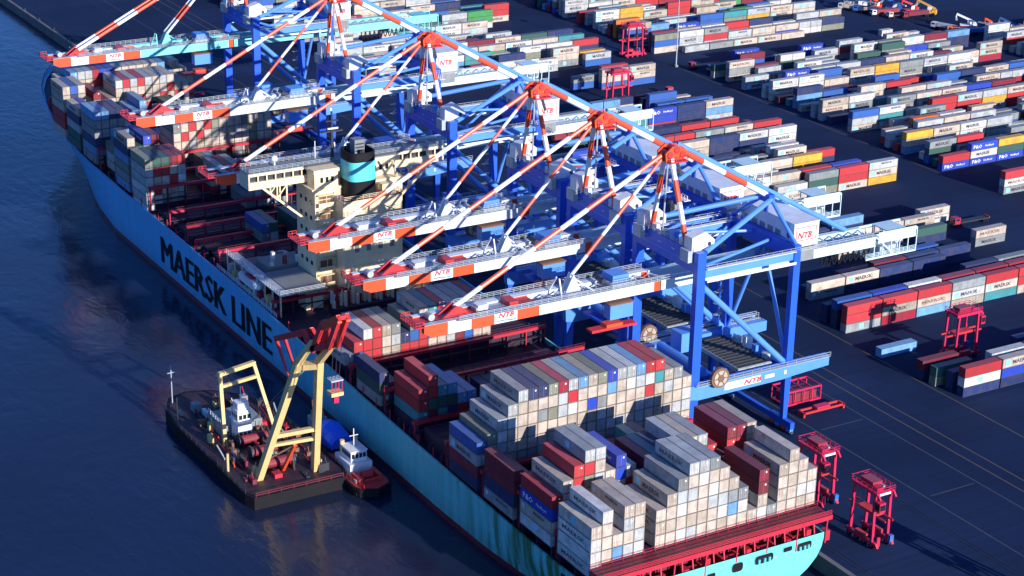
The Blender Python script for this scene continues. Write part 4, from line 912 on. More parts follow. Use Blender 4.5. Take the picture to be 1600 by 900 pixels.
    q.box(3.45, 4.6, tipy + 8, hinge, zt + 0.02, zt + 0.1, M_galv); q.rail([(4.6, tipy + 8, zt + 0.1), (4.6, hinge, zt + 0.1)], 1.15, M_galv, 1.7, 0.045, 3)
    put(q, 'boom_walkway', bo)
    q = MB()   # tip platform and sheave frames
    q.box(-3.4, 3.4, tipy - 2.2, tipy, zt - 0.4, zt - 0.2, M_red); q.rail([(-3.4, tipy, zt - 0.2), (-3.4, tipy - 2.2, zt - 0.2), (3.4, tipy - 2.2, zt - 0.2), (3.4, tipy, zt - 0.2)], 1.2, M_red, 1.1, 0.06)
    put(q, 'tip_platform', bo)
    for s_ in (-1, 1): q = MB(); q.prism([(tipy + 5.5, zt), (tipy + 12.5, zt), (tipy + 9, zt + 2.4)], s_ * 1.2 - 0.25, s_ * 1.2 + 0.25, M_red, 0); put(q, 'stay_anchor', bo)
    q = MB(); q.box(-1.2, 1.2, tipy + 14.5, tipy + 17, zt, zt + 1.2, M_white); q.box(-1.2, 1.2, tipy + 14.0, tipy + 14.5, zt, zt + 0.7, M_galv); put(q, 'winch_housing', bo)
    q = MB(); q.box(-2, 2, tipy + 22, tipy + 24.2, zt - 0.3, zt + 0.9, M_red); put(q, 'equipment_box', bo)
    q = MB(); q.tube((-1.1, tipy + 3.0, zt + 0.6), (1.1, tipy + 3.0, zt + 0.6), 0.8, M_galv, 12); put(q, 'tip_sheave', bo)
    q = MB()   # inner stay bracket
    for s_ in (-1, 1): q.prism([(-28.5, zt), (-24.5, zt), (-26.5, zt + 4.2)], s_ * 0.9 - 0.2, s_ * 0.9 + 0.2, boomm, 0)
    for s_ in (-1, 1): q.beam((s_ * 2.7, -30.5, zt), (s_ * 0.6, -30.0, zt + 3.6), 0.3, 0.3, boomm); q.beam((s_ * 2.7, -22.0, zt), (s_ * 0.5, -26, zt + 3.0), 0.3, 0.3, boomm)
    put(q, 'stay_bracket', bo)
    q = MB(); q.box(-3.42, -3.353, -47.9, -42.7, zb + 0.15, zt - 0.1, M_white); put(q, 'sign_panel', bo)
    q = MB(); put_text(q, ([(a * 0.62, c_ * 0.52) for a, c_ in TX_B[0]], TX_B[1]), M_logor, (-3.45, -47.3, zb + 1.2), (0, 1, 0))
    for k_ in range(6):
        y = -47.6 + k_ * 0.8; q.beam((-3.44, y, zb + 0.5 + 0.12 * math.sin(k_)), (-3.44, y + 0.85, zb + 0.5 + 0.12 * math.sin(k_ + 1)), 0.04, 0.22, M_logob)
    put(q, 'sign_lettering', bo)
    # trolley and cab
    q = MB(); q.box(-3.6, 3.6, -17.6, -11.4, zt + 0.15, zt + 0.8, M_galv); q.box(-2.4, 2.0, -16.8, -12.4, zt + 0.8, zt + 2.4, light); q.rail([(-3.6, -17.6, zt + 0.8), (-3.6, -11.4, zt + 0.8)], 1.1, M_galv, 1.2, 0.05); q.tube((-1.5, -18.6, zt + 1.2), (1.5, -18.6, zt + 1.2), 0.6, M_dark, 10)
    tr_ = put(q, 'trolley')
    q = MB(); q.box(-4.6, -1.9, -18.6, -12.4, zb - 4.3, zb - 0.9, light); q.box(-4.8, -1.7, -18.8, -12.2, zb - 0.9, zb - 0.6, M_rust); put(q, 'operator_cab', tr_)
    # ---- landside girder
    g = MB()
    for xg in (-2.75, 2.75):
        g.box(xg - 0.6, xg + 0.6, hinge + 0.3, 59.5, zb, zt, gird); g.box(xg - 0.72, xg + 0.72, hinge + 0.3, 59.4, zt, zt + 0.08, gird)
    for k_ in range(10): y = 30 + k_ * 3; g.beam((-2.1, y, zt - 0.3), (2.1, y + 1.5, zt - 0.3), 0.25, 0.3, gird)
    gi = put(g, 'girder')
    q = MB(); q.box(-4.6, -3.45, hinge, 59.5, zt + 0.02, zt + 0.1, M_galv); q.rail([(-4.6, hinge, zt + 0.1), (-4.6, 59.5, zt + 0.1)], 1.1, M_galv, 2.0, 0.045); put(q, 'girder_walkway', gi)
    q = MB()   # open trolley-parking frame behind the girder
    for xg in (-3.3, 3.3):
        q.beam((xg, 59.5, zt - 0.2), (xg, 73, zt - 0.2), 0.35, 0.5, gird); q.beam((xg, 57, zb - 3.2), (xg, 73, zb - 3.2), 0.35, 0.5, gird)
        for k_ in range(6): y = 59.5 + k_ * 2.7; q.beam((xg, y, zb - 3.2), (xg, y, zt - 0.2), 0.22, 0.22, gird)
        q.beam((xg, 59.5, zt - 0.4), (xg, 66, zb - 3.2), 0.3, 0.3, gird); q.beam((xg, 59.8, zb), (xg, 54, zb), 0.3, 0.3, gird)
        q.rail([(xg, 57, zb - 3.0), (xg, 73, zb - 3.0)], 1.1, gird, 1.8, 0.045, 3)
    q.box(-3.4, 3.4, 64, 70, zt - 0.2, zt + 0.1, gird); q.box(-3.4, 3.4, 58, 72, zb - 3.4, zb - 3.2, M_grey)
    q.box(-2.4, 2.4, 62, 68, zb - 3.2, zb - 1.0, M_galv); q.box(-3.5, -3.38, 60.5, 72.5, zt - 2.4, zt + 0.4, gird); put(q, 'maintenance_frame', gi)
    q = MB()   # festoon cable loops under the girder
    for k_ in range(9):
        y = 43 + k_ * 1.7
        for s_ in range(5):
            a, c_ = math.pi * s_ / 5, math.pi * (s_ + 1) / 5
            q.beam((-3.0, y + 1.7 * s_ / 5, zb - 0.2 - 2.6 * math.sin(a)), (-3.0, y + 1.7 * (s_ + 1) / 5, zb - 0.2 - 2.6 * math.sin(c_)), 0.26, 0.26, M_black)
    put(q, 'festoon_cable', gi)
    # machinery house
    hx0, hx1, hy0, hy1, hz0, hz1 = -10.2, 10.2, 28.3, 35.6, 45.6, 51.4
    q = MB(); q.box(hx0, hx1, hy0, hy1, hz0, hz1, M_white); q.box(hx0 - 0.15, hx1 + 0.15, hy0 - 0.15, hy1 + 0.15, hz1, hz1 + 0.2, M_white); q.box(hx0 + 0.5, hx1 - 0.5, hy0 + 0.5, hy1 - 0.5, 41.7, hz0, M_grey); mh = put(q, 'machinery_house')
    q = MB(); q.tube((hx0 + 2.0, hy0 - 0.06, 48.3), (hx0 + 2.0, hy0 - 0.001, 48.3), 0.7, M_dark, 14)
    for k_ in range(5): q.box(hx0 + 5 + k_ * 3, hx0 + 7 + k_ * 3, hy0 - 0.05, hy0 - 0.001, 47.2, 48.6, M_grey)
    q.box(hx0 + 1.4, hx0 + 2.6, hy1 + 0.001, hy1 + 0.05, 45.7, 47.8, M_grey); put(q, 'louvre', mh)
    q = MB(); put_text(q, ([(a * 0.66, c_ * 0.72) for a, c_ in TX_B[0]], TX_B[1]), M_logor, (hx0 - 0.03, 29.3, 47.6), (0, 1, 0))
    rr = [(29.0, 47.2), (34.8, 47.2), (34.8, 50.4), (29.0, 50.4), (29.0, 47.2)]
    for p, n_ in zip(rr[:-1], rr[1:]): q.beam((hx0 - 0.03, *p), (hx0 - 0.03, *n_), 0.06, 0.16, M_logor)
    put(q, 'sign_lettering', mh)
    q = MB(); q.box(hx0 - 1.6, hx0 - 0.2, hy0 - 1.4, hy1 + 1.2, 45.3, 45.45, M_galv); q.box(hx0, hx1, hy0 - 1.4, hy0 - 0.1, 45.3, 45.45, M_galv); q.rail([(hx1, hy0 - 1.4, 45.4), (hx0 - 1.6, hy0 - 1.4, 45.4), (hx0 - 1.6, hy1 + 1.2, 45.4)], 1.1, M_galv, 2.0, 0.045); put(q, 'house_walkway', mh)
    # ---- A-frame, masts and stays
    apex = (0, -1.5, 71.0)
    for sx in (-1, 1):
        b = MB(); b.banded((sx * 1.3, -1.5, 69.6), (sx * 7.0, 0, 50.0), 0.62, 4, M_white if sx < 0 else M_white, M_orange); put(b, 'gate_mast')
        b = MB(); b.tube((sx * 1.0, -0.7, 68.5), (sx * 4.2, 1.0, 50.0), 0.2, M_galv, 6); b.rail([(sx * 2.5, 1.0, 60), (sx * 4.8, 1.0, 60)], 1.1, M_white, 0.8, 0.06); b.box(sx * 3.6 - 1.3, sx * 3.6 + 1.3, 0.2, 1.9, 59.9, 60.05, M_white); put(b, 'mast_ladder')
    b = MB()
    for sx in (-1, 1): b.prism([(-3.2, 69.0), (1.6, 69.0), (3.0, 70.4), (1.5, 71.9), (-1.5, 72.3), (-3.4, 70.8)], sx * 1.5 - 0.22, sx * 1.5 + 0.22, M_orange, 0)
    for y, z_ in ((-2.2, 70.4), (-0.4, 71.4), (1.2, 70.2)): b.tube((-2.0, y, z_), (2.0, y, z_), 0.75, M_red, 12)
    b.box(-2.6, 2.6, -2.6, 2.2, 68.5, 68.8, M_red); b.rail([(-2.6, -2.6, 68.8), (2.6, -2.6, 68.8), (2.6, 2.2, 68.8), (-2.6, 2.2, 68.8), (-2.6, -2.6, 68.8)], 1.1, M_red, 1.3, 0.06)
    b.beam((-2.0, -0.5, 69), (-4.0, -0.5, 66.0), 0.5, 0.6, M_dark); b.tube((0, 0, 72), (0, 0, 75.5), 0.1, M_dark, 6); put(b, 'apex_head')
    for s_ in ((-1, 1) if boomm is M_mint else (0,)):
        b = MB(); b.banded((s_ * 1.4, -2.6, 70.4), (s_ * 1.4, tipy + 9.0, zt + 1.6), 0.55, 8, M_orange, M_white); put(b, 'forestay')
        b = MB(); b.banded((s_ * 1.2, -2.4, 70.0), (s_ * 1.2, -26.5, zt + 3.6), 0.40, 6, M_orange, M_white); put(b, 'forestay')
    b = MB(); b.banded((0.0, 1.8, 70.6), (0.0, 27.4, 56.0), 0.70, 4, M_orange, M_white); put(b, 'backstay')
    b = MB(); b.tube((1.9, 2.0, 71.6), (1.9, 54.0, zt + 0.6), 0.66, light, 10); put(b, 'back_brace')
    b = MB(); b.box(-2.0, 2.4, 26.8, 28.4, 54.4, 56.4, main); b.beam((0, 27.6, 54.6), (0, 27.6, 51.7), 0.8, 0.8, main); put(b, 'brace_node')
    for sx in (-1, 1):   # hoist brackets on the waterside legs
        b = MB()
        b.prism([(-1.6, 50.1), (2.6, 50.1), (4.6, 50.1), (4.6, 52.2), (2.0, 54.4), (-1.6, 53.4)], sx * 9.6 - 1.5, sx * 9.6 + 1.5, M_white, 0)
        b.tube((sx * 9.6 - 1.6, 3.2, 51.4), (sx * 9.6 + 1.6, 3.2, 51.4), 0.5, M_dark, 12); b.box(sx * 9.6 - 1.6, sx * 9.6 + 1.6, -2.6, -1.2, 47.6, 50.4, M_galv)
        put(b, 'hoist_bracket')
    b = MB()   # stair tower on the landside leg
    for k_ in range(9):
        z0 = 17.6 + k_ * 3.0; s_ = 1 if k_ % 2 else -1; b.beam((HX + 2.2, LY - s_ * 1.6, z0), (HX + 2.2, LY + s_ * 1.6, z0 + 3.0), 0.7, 0.12, M_galv); b.box(HX + 1.6, HX + 2.8, LY - 2.4, LY + 2.4, z0 + 2.95, z0 + 3.0, M_galv)
    put(b, 'stair')
    b = MB()   # hoist ropes and spreader parked under the trolley
    for sx in (-1.0, 1.0):
        for y in (-17.0, -13.0): b.tube((sx * 1.0, y, 31.0), (sx * 1.0, y, zt), 0.06, M_dark, 4)
    b.box(-1.2, 1.2, -21.1, -8.9, 30.3, 30.9, M_red); b.box(-1.3, 1.3, -17.2, -12.8, 30.9, 31.7, M_orange); put(b, 'spreader')
    return root
crane = build_crane(M_crane, M_cranel, M_boomw, M_girder, 66.2)
tag(crane, 'blue gantry crane nearest the stern of the ship, its whole landside portal in clear view', 'crane', 'gantry cranes over the ship'); kids(crane)
clabs = ['second blue gantry crane counted from the stern, red and white banded boom',
         'third blue gantry crane counted from the stern, boom over the after hatches',
         'fourth blue gantry crane counted from the stern, boom passing in front of the funnel',
         'fifth blue gantry crane counted from the stern, boom over the forward hatches']
for xc, dy, lb in zip((95.6, 125.0, 182.2, 241.5), (0, 0, 0, 0), clabs):
    c = copy_tree(crane); c.location = T((xc, 62.5 + dy, QZ)); c['label'] = lb
c2 = build_crane(M_crane, M_cranel, M_mint, M_mint, 316.0)
tag(c2, 'gantry crane farthest forward with mint green boom and orange banded tip', 'crane', 'gantry cranes over the ship')

# ------------------------------------------------------------------ straddle carriers
def build_carrier():
    root = empty('straddle_carrier', (0, 0, QZ))
    Lc, Wc, Hc = 9.6, 4.9, 12.6
    for sx in (-1, 1):
        for sy in (-1, 1):
            b = MB(); b.beam((sx * 3.6, sy * 2.1, 1.6), (sx * 3.3, sy * 2.1, Hc), 0.5, 0.62, M_magenta, up=(0, 1, 0)); b.build('leg', root)
    for sy in (-1, 1):
        b = MB(); b.box(-Lc / 2, Lc / 2, sy * 2.1 - 0.35, sy * 2.1 + 0.35, 1.1, 1.8, M_magenta); b.beam((-Lc / 2, sy * 2.1, 1.6), (-Lc / 2 - 0.6, sy * 2.1, 0.8), 0.6, 0.5, M_red); b.box(-1.6, 1.6, sy * 2.1 - 0.5, sy * 2.1 + 0.5, 1.8, 2.6, M_red); b.build('chassis_beam', root)
        for k_ in range(4):
            b = MB(); x = -3.6 + k_ * 2.4; b.tube((x, sy * 2.1 - 0.25, 0.75), (x, sy * 2.1 + 0.25, 0.75), 0.75, M_black, 16); b.tube((x, sy * 2.1 - 0.28, 0.75), (x, sy * 2.1 + 0.28, 0.75), 0.3, M_magenta, 10); b.build('wheel', root)
        b = MB(); b.box(-4.2, 4.2, sy * 2.1 - 0.35, sy * 2.1 + 0.35, Hc, Hc + 0.75, M_magenta); b.beam((-4.2, sy * 2.1, Hc + 0.4), (-5.0, sy * 2.1, Hc - 0.6), 0.4, 0.5, M_magenta); b.build('top_beam', root)
    b = MB(); b.box(-3.9, -3.3, -2.1, 2.1, Hc + 0.1, Hc + 0.7, M_magenta); b.box(3.3, 3.9, -2.1, 2.1, Hc + 0.1, Hc + 0.7, M_magenta); b.box(-3.3, 3.3, -1.7, 1.7, Hc + 0.3, Hc + 0.5, M_dred)
    b.box(-1.4, 2.6, -1.3, 1.3, Hc + 0.5, Hc + 1.9, MATS['container paint crimson']); b.box(-3.2, -1.8, -1.5, 0.2, Hc + 0.5, Hc + 1.4, M_magenta); b.tube((-2.4, 1.0, Hc + 1.0), (2.8, 1.0, Hc + 1.0), 0.3, M_galv, 8)
    b.rail([(-4.2, -2.5, Hc + 0.75), (4.2, -2.5, Hc + 0.75), (4.2, 2.5, Hc + 0.75), (-4.2, 2.5, Hc + 0.75), (-4.2, -2.5, Hc + 0.75)], 1.0, M_magenta, 1.4, 0.05); b.build('engine_deck', root)
    b = MB(); b.box(-4.4, -4.22, -1.8, 1.2, Hc + 0.15, Hc + 0.65, M_white); b.build('name_board', root)
    b = MB(); b.box(-5.6, -4.2, -2.6, -1.0, Hc - 3.2, Hc - 1.0, M_magenta); b.box(-5.65, -5.6, -2.5, -1.1, Hc - 2.7, Hc - 1.4, M_glass); b.box(-5.5, -4.3, -2.65, -2.6, Hc - 2.7, Hc - 1.4, M_glass); b.build('driver_cab', root)
    b = MB(); b.box(-3.0, 3.0, -1.15, 1.15, 7.2, 7.6, M_red); b.box(-6.0, 6.0, -1.15, -0.9, 7.0, 7.4, M_red); b.box(-6.0, 6.0, 0.9, 1.15, 7.0, 7.4, M_red)
    for sx in (-1, 1):
        for sy in (-1, 1): b.tube((sx * 2.4, sy * 1.0, 7.5), (sx * 2.4, sy * 1.0, Hc), 0.06, M_dark, 4)
    b.build('spreader', root)
    b = MB(); b.box(-4.9, -4.5, -1.8, -1.0, 0.9, 3.0, M_magenta); b.box(-5.1, -4.3, 1.6, 2.6, 0.9, 2.8, MATS['container paint blue']); b.build('battery_box', root)
    return root
sc = build_carrier(); tag(sc, 'tall magenta straddle carrier standing by the stern corner of the ship', 'straddle carrier', 'straddle carriers on the terminal'); kids(sc)
sc.location = T((1.2, 72.2, QZ))
def place_sc(x, y, rz, lb):
    c = copy_tree(sc); c.location = T((x, y, QZ)); c.rotation_euler = (0, 0, R(rz)); c['label'] = lb
place_sc(21.5, 73.8, 0, 'magenta straddle carrier half hidden behind the stern container stack')
place_sc(67.2, 158.6, 90, 'red straddle carrier lifting over the near yard row')
place_sc(366.5, 255.0, 90, 'magenta straddle carrier beside the far yard block, in front of blue containers')
place_sc(308.5, 209.5, 90, 'magenta straddle carrier on the open middle of the yard behind the second crane')
place_sc(-41, 87, 0, 'magenta straddle carrier cut off at the lower right corner')

# terminal trucks and trailers
def truck(x, y, rz, body, load, lb):
    root = empty('terminal_truck', (x, y, QZ), lb, 'truck', 'trucks on the terminal')
    b = MB(); b.box(-6.5, 5.2, -1.2, 1.2, 1.0, 1.35, M_dark); b.box(-6.5, -6.3, -1.2, 1.2, 1.35, 1.7, M_orange); b.build('trailer', root)
    b = MB(); b.box(5.4, 7.6, -1.2, 1.2, 0.9, 2.9, mat(body + ' cab', CC[body], 0.4)); b.box(7.55, 7.62, -1.05, 1.05, 1.9, 2.7, M_glass); b.box(5.8, 7.2, -1.23, 1.23, 1.95, 2.65, M_glass); b.box(5.4, 8.0, -1.15, 1.15, 0.6, 1.1, M_dark); b.build('cab', root)
    for xx in (-5.6, -4.4, 5.0, 7.0):
        b = MB(); b.tube((xx, -1.25, 0.52), (xx, 1.25, 0.52), 0.52, M_black, 12); b.build('wheel', root)
    root.rotation_euler = (0, 0, R(rz))
    if load:
        bb = MB(); bb.box(-6.1, 5.1, -1.2, 1.2, 1.36, 2.9, cmat(load)); bb.build('load', root)
    return root
truck(339, 272, 90, 'crimson', None, 'small crimson truck with an empty trailer on the yard lane')
truck(331, 276, 80, 'grey', 'grey', 'grey truck with a low grey load on the yard lane')
truck(322, 281, 88, 'white', 'crimson', 'white truck with a magenta load by the right yard block')
truck(306, 236, 0, 'red', None, 'red truck standing on the open asphalt in the middle of the yard')
TL = [(389, 391, 30, 'white', 'cream'), (383, 395, 40, 'blue', 'navy'), (377, 399, 80, 'white', 'maroon'), (371, 403, 85, 'cream', None), (342, 404, 20, 'white', 'white'), (336, 408, 60, 'orange', 'red'), (331, 412, 75, 'royal blue', 'blue'), (323, 418, 85, 'white', 'grey'), (315, 424, 85, 'crimson', None), (394, 398, 65, 'grey', 'cream'), (368, 409, 85, 'maroon', 'maroon')]
POSN = ['in the upper right parking group, leftmost', 'second from the left in the upper group', 'in the middle of the upper group', 'nearest the camera in the upper group', 'leftmost in the right hand parking group', 'second in the right hand group', 'third in the right hand group', 'fourth in the right hand group', 'rightmost in the right hand group', 'at the back of the upper group', 'at the right end of the upper group']
for (x, y, rz, bd, ld), pn in zip(TL, POSN): truck(x, y, rz, bd, ld, f'{bd} truck with {ld + " load" if ld else "bare trailer"} {pn}')
r8 = random.Random(8)
for k_ in range(10):
    u_ = k_ % 5; up_ = k_ < 5
    x_, y_ = (392 - 6 * u_, 396 + 5 * u_) if up_ else (340 - 7 * u_, 414 + 6 * u_)
    root = empty('reach_stacker', (x_, y_, QZ), f'{["white", "orange", "blue", "red", "yellow"][u_]} reach stacker parked in the {"upper" if up_ else "right hand"} vehicle group', 'reach stacker', 'reach stackers parked beyond the yard')
    mm = [M_white, M_orange, MATS['container paint blue'], M_red, MATS['container paint yellow']][u_]
    b = MB(); b.box(-3.6, 3.6, -1.5, 1.5, 0.9, 2.2, mm); b.box(-3.6, -1.8, -1.3, 1.3, 2.2, 2.9, mm); b.build('chassis', root)
    b = MB(); b.box(-1.4, 0.4, -0.8, 0.8, 2.2, 4.0, M_white); b.box(0.41, 0.46, -0.7, 0.7, 2.9, 3.8, M_glass); b.build('cab', root)
    b = MB(); b.beam((-3.2, 0, 3.2), (5.4, 0, 6.6), 0.7, 0.8, mm); b.beam((5.4, 0, 6.6), (5.4, 0, 4.8), 0.4, 0.4, mm); b.box(5.0, 5.8, -3.0, 3.0, 4.4, 4.9, M_galv); b.build('telescopic_arm', root)
    for xx in (-2.5, 2.4):
        b = MB(); b.tube((xx, -1.9, 0.85), (xx, 1.9, 0.85), 0.85, M_black, 12); b.build('wheel', root)
    root.rotation_euler = (0, 0, R(r8.uniform(30, 110)))
truck(146, 236, 88, 'crimson', None, 'crimson truck at the right end of the pale container row')
# light masts in the yard
def mast(x, y, lb):
    root = empty('light_mast', (x, y, QZ), lb, 'light mast', 'light masts in the yard')
    b = MB(); b.tube((0, 0, 0), (0, 0, 30), 0.28, M_galv, 8, 0.14); b.box(-0.6, 0.6, -0.6, 0.6, 0, 0.8, M_grey); b.build('pole', root)
    b = MB(); b.tube((0, 0, 29.2), (0, 0, 29.5), 1.0, M_galv, 10)
    for k_ in range(6): a = k_ * math.pi / 3; b.box(math.cos(a) - 0.25, math.cos(a) + 0.25, math.sin(a) - 0.25, math.sin(a) + 0.25, 28.8, 29.2, M_white)
    b.build('lamp_head', root)
mast(420, 434, 'tall thin light mast beyond the parked trucks, left one'); mast(400, 450, 'tall thin light mast beyond the parked trucks, right one')
mast(345, 262, 'thin light mast between the left and right yard blocks')

# spreader frame lying on the quay near the crane foot
root = empty('cage_rack', (66, 103.5, QZ), 'low magenta cage rack standing behind the landside foot of the nearest crane', 'rack')
b = MB(); b.box(-3, 3, -5.5, 5.5, 0.3, 0.7, M_magenta); b.build('base', root)
b = MB()
for y in (-5.4, -2.7, 0, 2.7, 5.4):
    for x in (-2.9, 2.9): b.beam((x, y, 0.7), (x, y, 4.0), 0.25, 0.25, M_magenta)
    b.beam((-2.9, y, 4.0), (2.9, y, 4.0), 0.3, 0.3, M_magenta)
for x in (-2.9, 2.9): b.beam((x, -5.4, 4.0), (x, 5.4, 4.0), 0.3, 0.4, M_magenta)
b.build('cage', root)
b = MB(); b.box(-2.2, 2.2, -4.6, 4.6, 0.7, 2.8, MATS['container paint maroon']); b.build('load', root)
root = empty('spreader_frame', (57.2, 104.5, QZ), 'long bright red spreader frame lying on the asphalt behind the crane foot', 'spreader')
b = MB(); b.box(-1.2, -0.9, -6.3, 6.3, 1.0, 1.5, M_red); b.box(0.9, 1.2, -6.3, 6.3, 1.0, 1.5, M_red); b.box(-1.2, 1.2, -6.4, -5.9, 0.2, 1.5, M_red); b.box(-1.2, 1.2, 5.9, 6.4, 0.2, 1.5, M_red); b.box(-0.9, 0.9, -2, 2, 1.1, 2.0, M_magenta); b.build('frame', root)

# ------------------------------------------------------------------ floating shear-leg crane
fl = empty('floating_crane', (108, -23, 0), 'floating sheerlegs barge with cream A-frame and red head beside the ship', 'floating crane')
def fp(mb, name, parent=None, **k):
    o = mb.build(name, parent or fl, **k)
    if parent is None: o.location = (23, -108, 0)
    return o
b = MB(); pts = [(82, -35.5), (85, -36.5), (126, -37), (135, -36), (141, -33), (143, -28), (141, -22), (134, -15), (126, -12.5), (86, -11.5), (82, -13)]
b.prism(pts, -0.8, 3.0, M_black); b.prism([(110.5 + (x - 110.5) * 0.97, -24.5 + (y + 24.5) * 0.95) for x, y in pts], 3.0, 3.06, M_bdeck); fp(b, 'barge_hull')
b = MB(); b.rail([(85, -36.3, 3), (126, -36.7, 3), (135, -35.7, 3)], 1.1, M_dark, 3.0, 0.05); b.rail([(86, -11.8, 3), (126, -12.8, 3)], 1.1, M_dark, 3.0, 0.05); b.rail([(82.2, -35, 3), (82.2, -13.5, 3)], 1.0, M_dred, 3.0, 0.06); fp(b, 'deck_railing')
r5 = random.Random(5)
for k_ in range(80):
    b = MB(); x = r5.uniform(84, 132); y = r5.uniform(-34.5, -14.5); w, d_, h_ = r5.uniform(0.6, 3.0), r5.uniform(0.5, 2.0), r5.uniform(0.4, 2.2)
    m_ = r5.choice([M_dred, M_dred, M_dark, M_dark, M_hatch, M_grey, M_rust, M_rust, M_lred, M_white, M_shear])
    b.box(x, x + w, y, y + d_, 3.06, 3.06 + h_, m_); b.beam((x + w * 0.3, y + d_ / 2, 3.06 + h_), (x + w * 0.3 + r5.uniform(-0.8, 0.8), y + d_ / 2, 3.6 + h_ + r5.uniform(0, 1.0)), 0.15, 0.15, m_); fp(b, 'deck_locker')
for k_ in range(4): b = MB(); b.tube((94 + k_ * 7, -28, 4.4), (94 + k_ * 7, -21, 4.4), 1.2, M_dred, 14); b.tube((94 + k_ * 7, -28.4, 4.4), (94 + k_ * 7, -28, 4.4), 1.6, M_dark, 14); b.tube((94 + k_ * 7, -21, 4.4), (94 + k_ * 7, -20.6, 4.4), 1.6, M_dark, 14); fp(b, 'winch')
for k_ in range(22):
    b = MB(); x = r5.uniform(86, 128); y = r5.uniform(-34, -14); a_ = r5.uniform(-0.5, 0.5); l_ = r5.uniform(3, 10); b.beam((x, y, 3.3), (x + l_ * math.cos(a_), y + l_ * math.sin(a_) * 0.5, 3.5 + r5.uniform(0, 2.5)), 0.3, 0.4, r5.choice([M_dred, M_dred, M_red, M_galv, M_rust, M_rust, M_orange, M_dark])); fp(b, 'spare_beam')
def cbm(mb, a, c, w, h, w2=None, h2=None, m=None): mb.beam(a, c, w, h, m or M_shear, up=(1, 0, 0), w2=w2, h2=h2)
LA, LBt = (90.0, -31.0, 3.0), (78.0, -25.9, 35.5)
RA, RBt = (88.2, -17.8, 3.0), (74.5, -22.6, 36.5)
b = MB(); cbm(b, LA, LBt, 1.4, 1.6, 1.5, 1.7); fp(b, 'leg')
b = MB(); cbm(b, RA, RBt, 1.4, 1.6, 1.5, 1.7); fp(b, 'leg')
def lp(a, c, t): return tuple(a[i] + (c[i] - a[i]) * t for i in range(3))
b = MB(); cbm(b, lp(LA, LBt, 0.97), lp(RA, RBt, 0.97), 1.3, 2.0); fp(b, 'crossbar')
b = MB(); cbm(b, lp(LA, LBt, 0.38), lp(RA, RBt, 0.40), 0.9, 1.2); fp(b, 'crossbar')
b = MB(); cbm(b, lp(LA, LBt, 0.30), lp(RA, RBt, 0.31), 0.7, 0.9); fp(b, 'crossbar')
b = MB(); b.beam((84.5, -24.3, 12.5), (91.5, -24.3, 3.2), 0.7, 0.7, M_orange); b.beam((84.5, -24.3, 12.5), (96, -27.3, 4), 0.35, 0.35, M_shear); fp(b, 'prop')
b = MB()
for s_, (A_, B_) in ((0, (LBt, (71.7, -25.2, 42.6))), (1, (RBt, (62.5, -23.2, 47.0)))): cbm(b, A_, B_, 1.3, 1.5, 1.0, 1.1)
fp(b, 'upper_boom')
b = MB()
for y in (-25.3, -23.3):
    P1 = [(91.3, 36.0), (76.2, 43.2), (71.7, 40.6), (66.3, 49.0)]
    for p, n_ in zip(P1[:-1], P1[1:]): b.beam((p[0], y, p[1]), (n_[0], y, n_[1]), 0.8, 1.3, M_red)
    b.beam((66.3, y, 48.2), (58.5, y, 52.6), 0.9, 1.8, M_orange); b.beam((58.5, y, 53), (63.8, y, 44.2), 0.8, 1.3, M_red); b.beam((63.8, y, 44.6), (72, y, 40.9), 0.8, 1.3, M_red)
    b.beam((91.3, y, 36.2), (84.2, y, 29.0), 0.6, 0.9, M_red, w2=0.3, h2=0.4)
for x, z_ in ((91.3, 36), (66.3, 49), (58.7, 52.8), (71.7, 41)): b.beam((x, -25.3, z_), (x, -23.3, z_), 0.7, 0.9, M_red)
b.beam((84.2, -24.3, 29.0), (78.5, -24.3, 33.4), 0.5, 0.5, M_galv); fp(b, 'red_head')
b = MB()
for y in (-25.2, -24.3, -23.4): b.tube((60.5, y, 51.5), (63.0, y, 36.5), 0.08, M_dark, 4)
for y in (-25.4, -23.2): b.tube((85, y, 27.5), (112, -24, 6), 0.07, M_dark, 4)
fp(b, 'hoist_rope')
b = MB(); b.box(61.8, 64.2, -25.7, -22.9, 33.6, 34.4, M_shear)
for y in (-25.5, -24.6, -23.9, -23.1): b.tube((62, y, 34.4), (62, y, 37.2), 0.1, M_magenta, 5)
b.box(61.8, 64.2, -25.7, -22.9, 37.0, 37.3, M_galv); b.box(62.5, 63.5, -24.8, -23.7, 31.8, 33.6, M_magenta); fp(b, 'hook_block')
b = MB(); zz = 20.0
cbm(b, (110.0, -30.8, 3), (111.8, -30.8, 20.6), 0.85, 0.95); cbm(b, (112, -17.2, 3), (115, -20.9, 20.0), 0.8, 0.85); cbm(b, (111.8, -31.2, 20.4), (115.0, -20.7, 20.2), 0.9, 1.1); cbm(b, (111.5, -30.9, 17.4), (114.4, -20.2, 16.9), 0.7, 0.8); fp(b, 'stay_frame')
b = MB(); b.box(108.5, 112.5, -28.0, -24.6, 3.06, 11.5, M_white); b.box(107.9, 113, -28.4, -24.2, 8.6, 8.8, M_white); b.box(109, 112, -27.7, -24.9, 11.5, 13.2, M_white); b.tube((110.5, -26.3, 13.2), (110.5, -26.3, 17), 0.08, M_white, 5); wh = fp(b, 'wheelhouse')
b = MB()
for zz in (5.0, 9.4):
    for k_ in range(3): b.box(108.44, 108.5, -27.7 + k_ * 1.05, -26.9 + k_ * 1.05, zz, zz + 1.1, M_glass)
for k_ in range(3): b.box(109 + k_ * 1.1, 109.8 + k_ * 1.1, -28.05, -28.0, 9.4, 10.4, M_glass)
b.build('wheelhouse_window', wh)
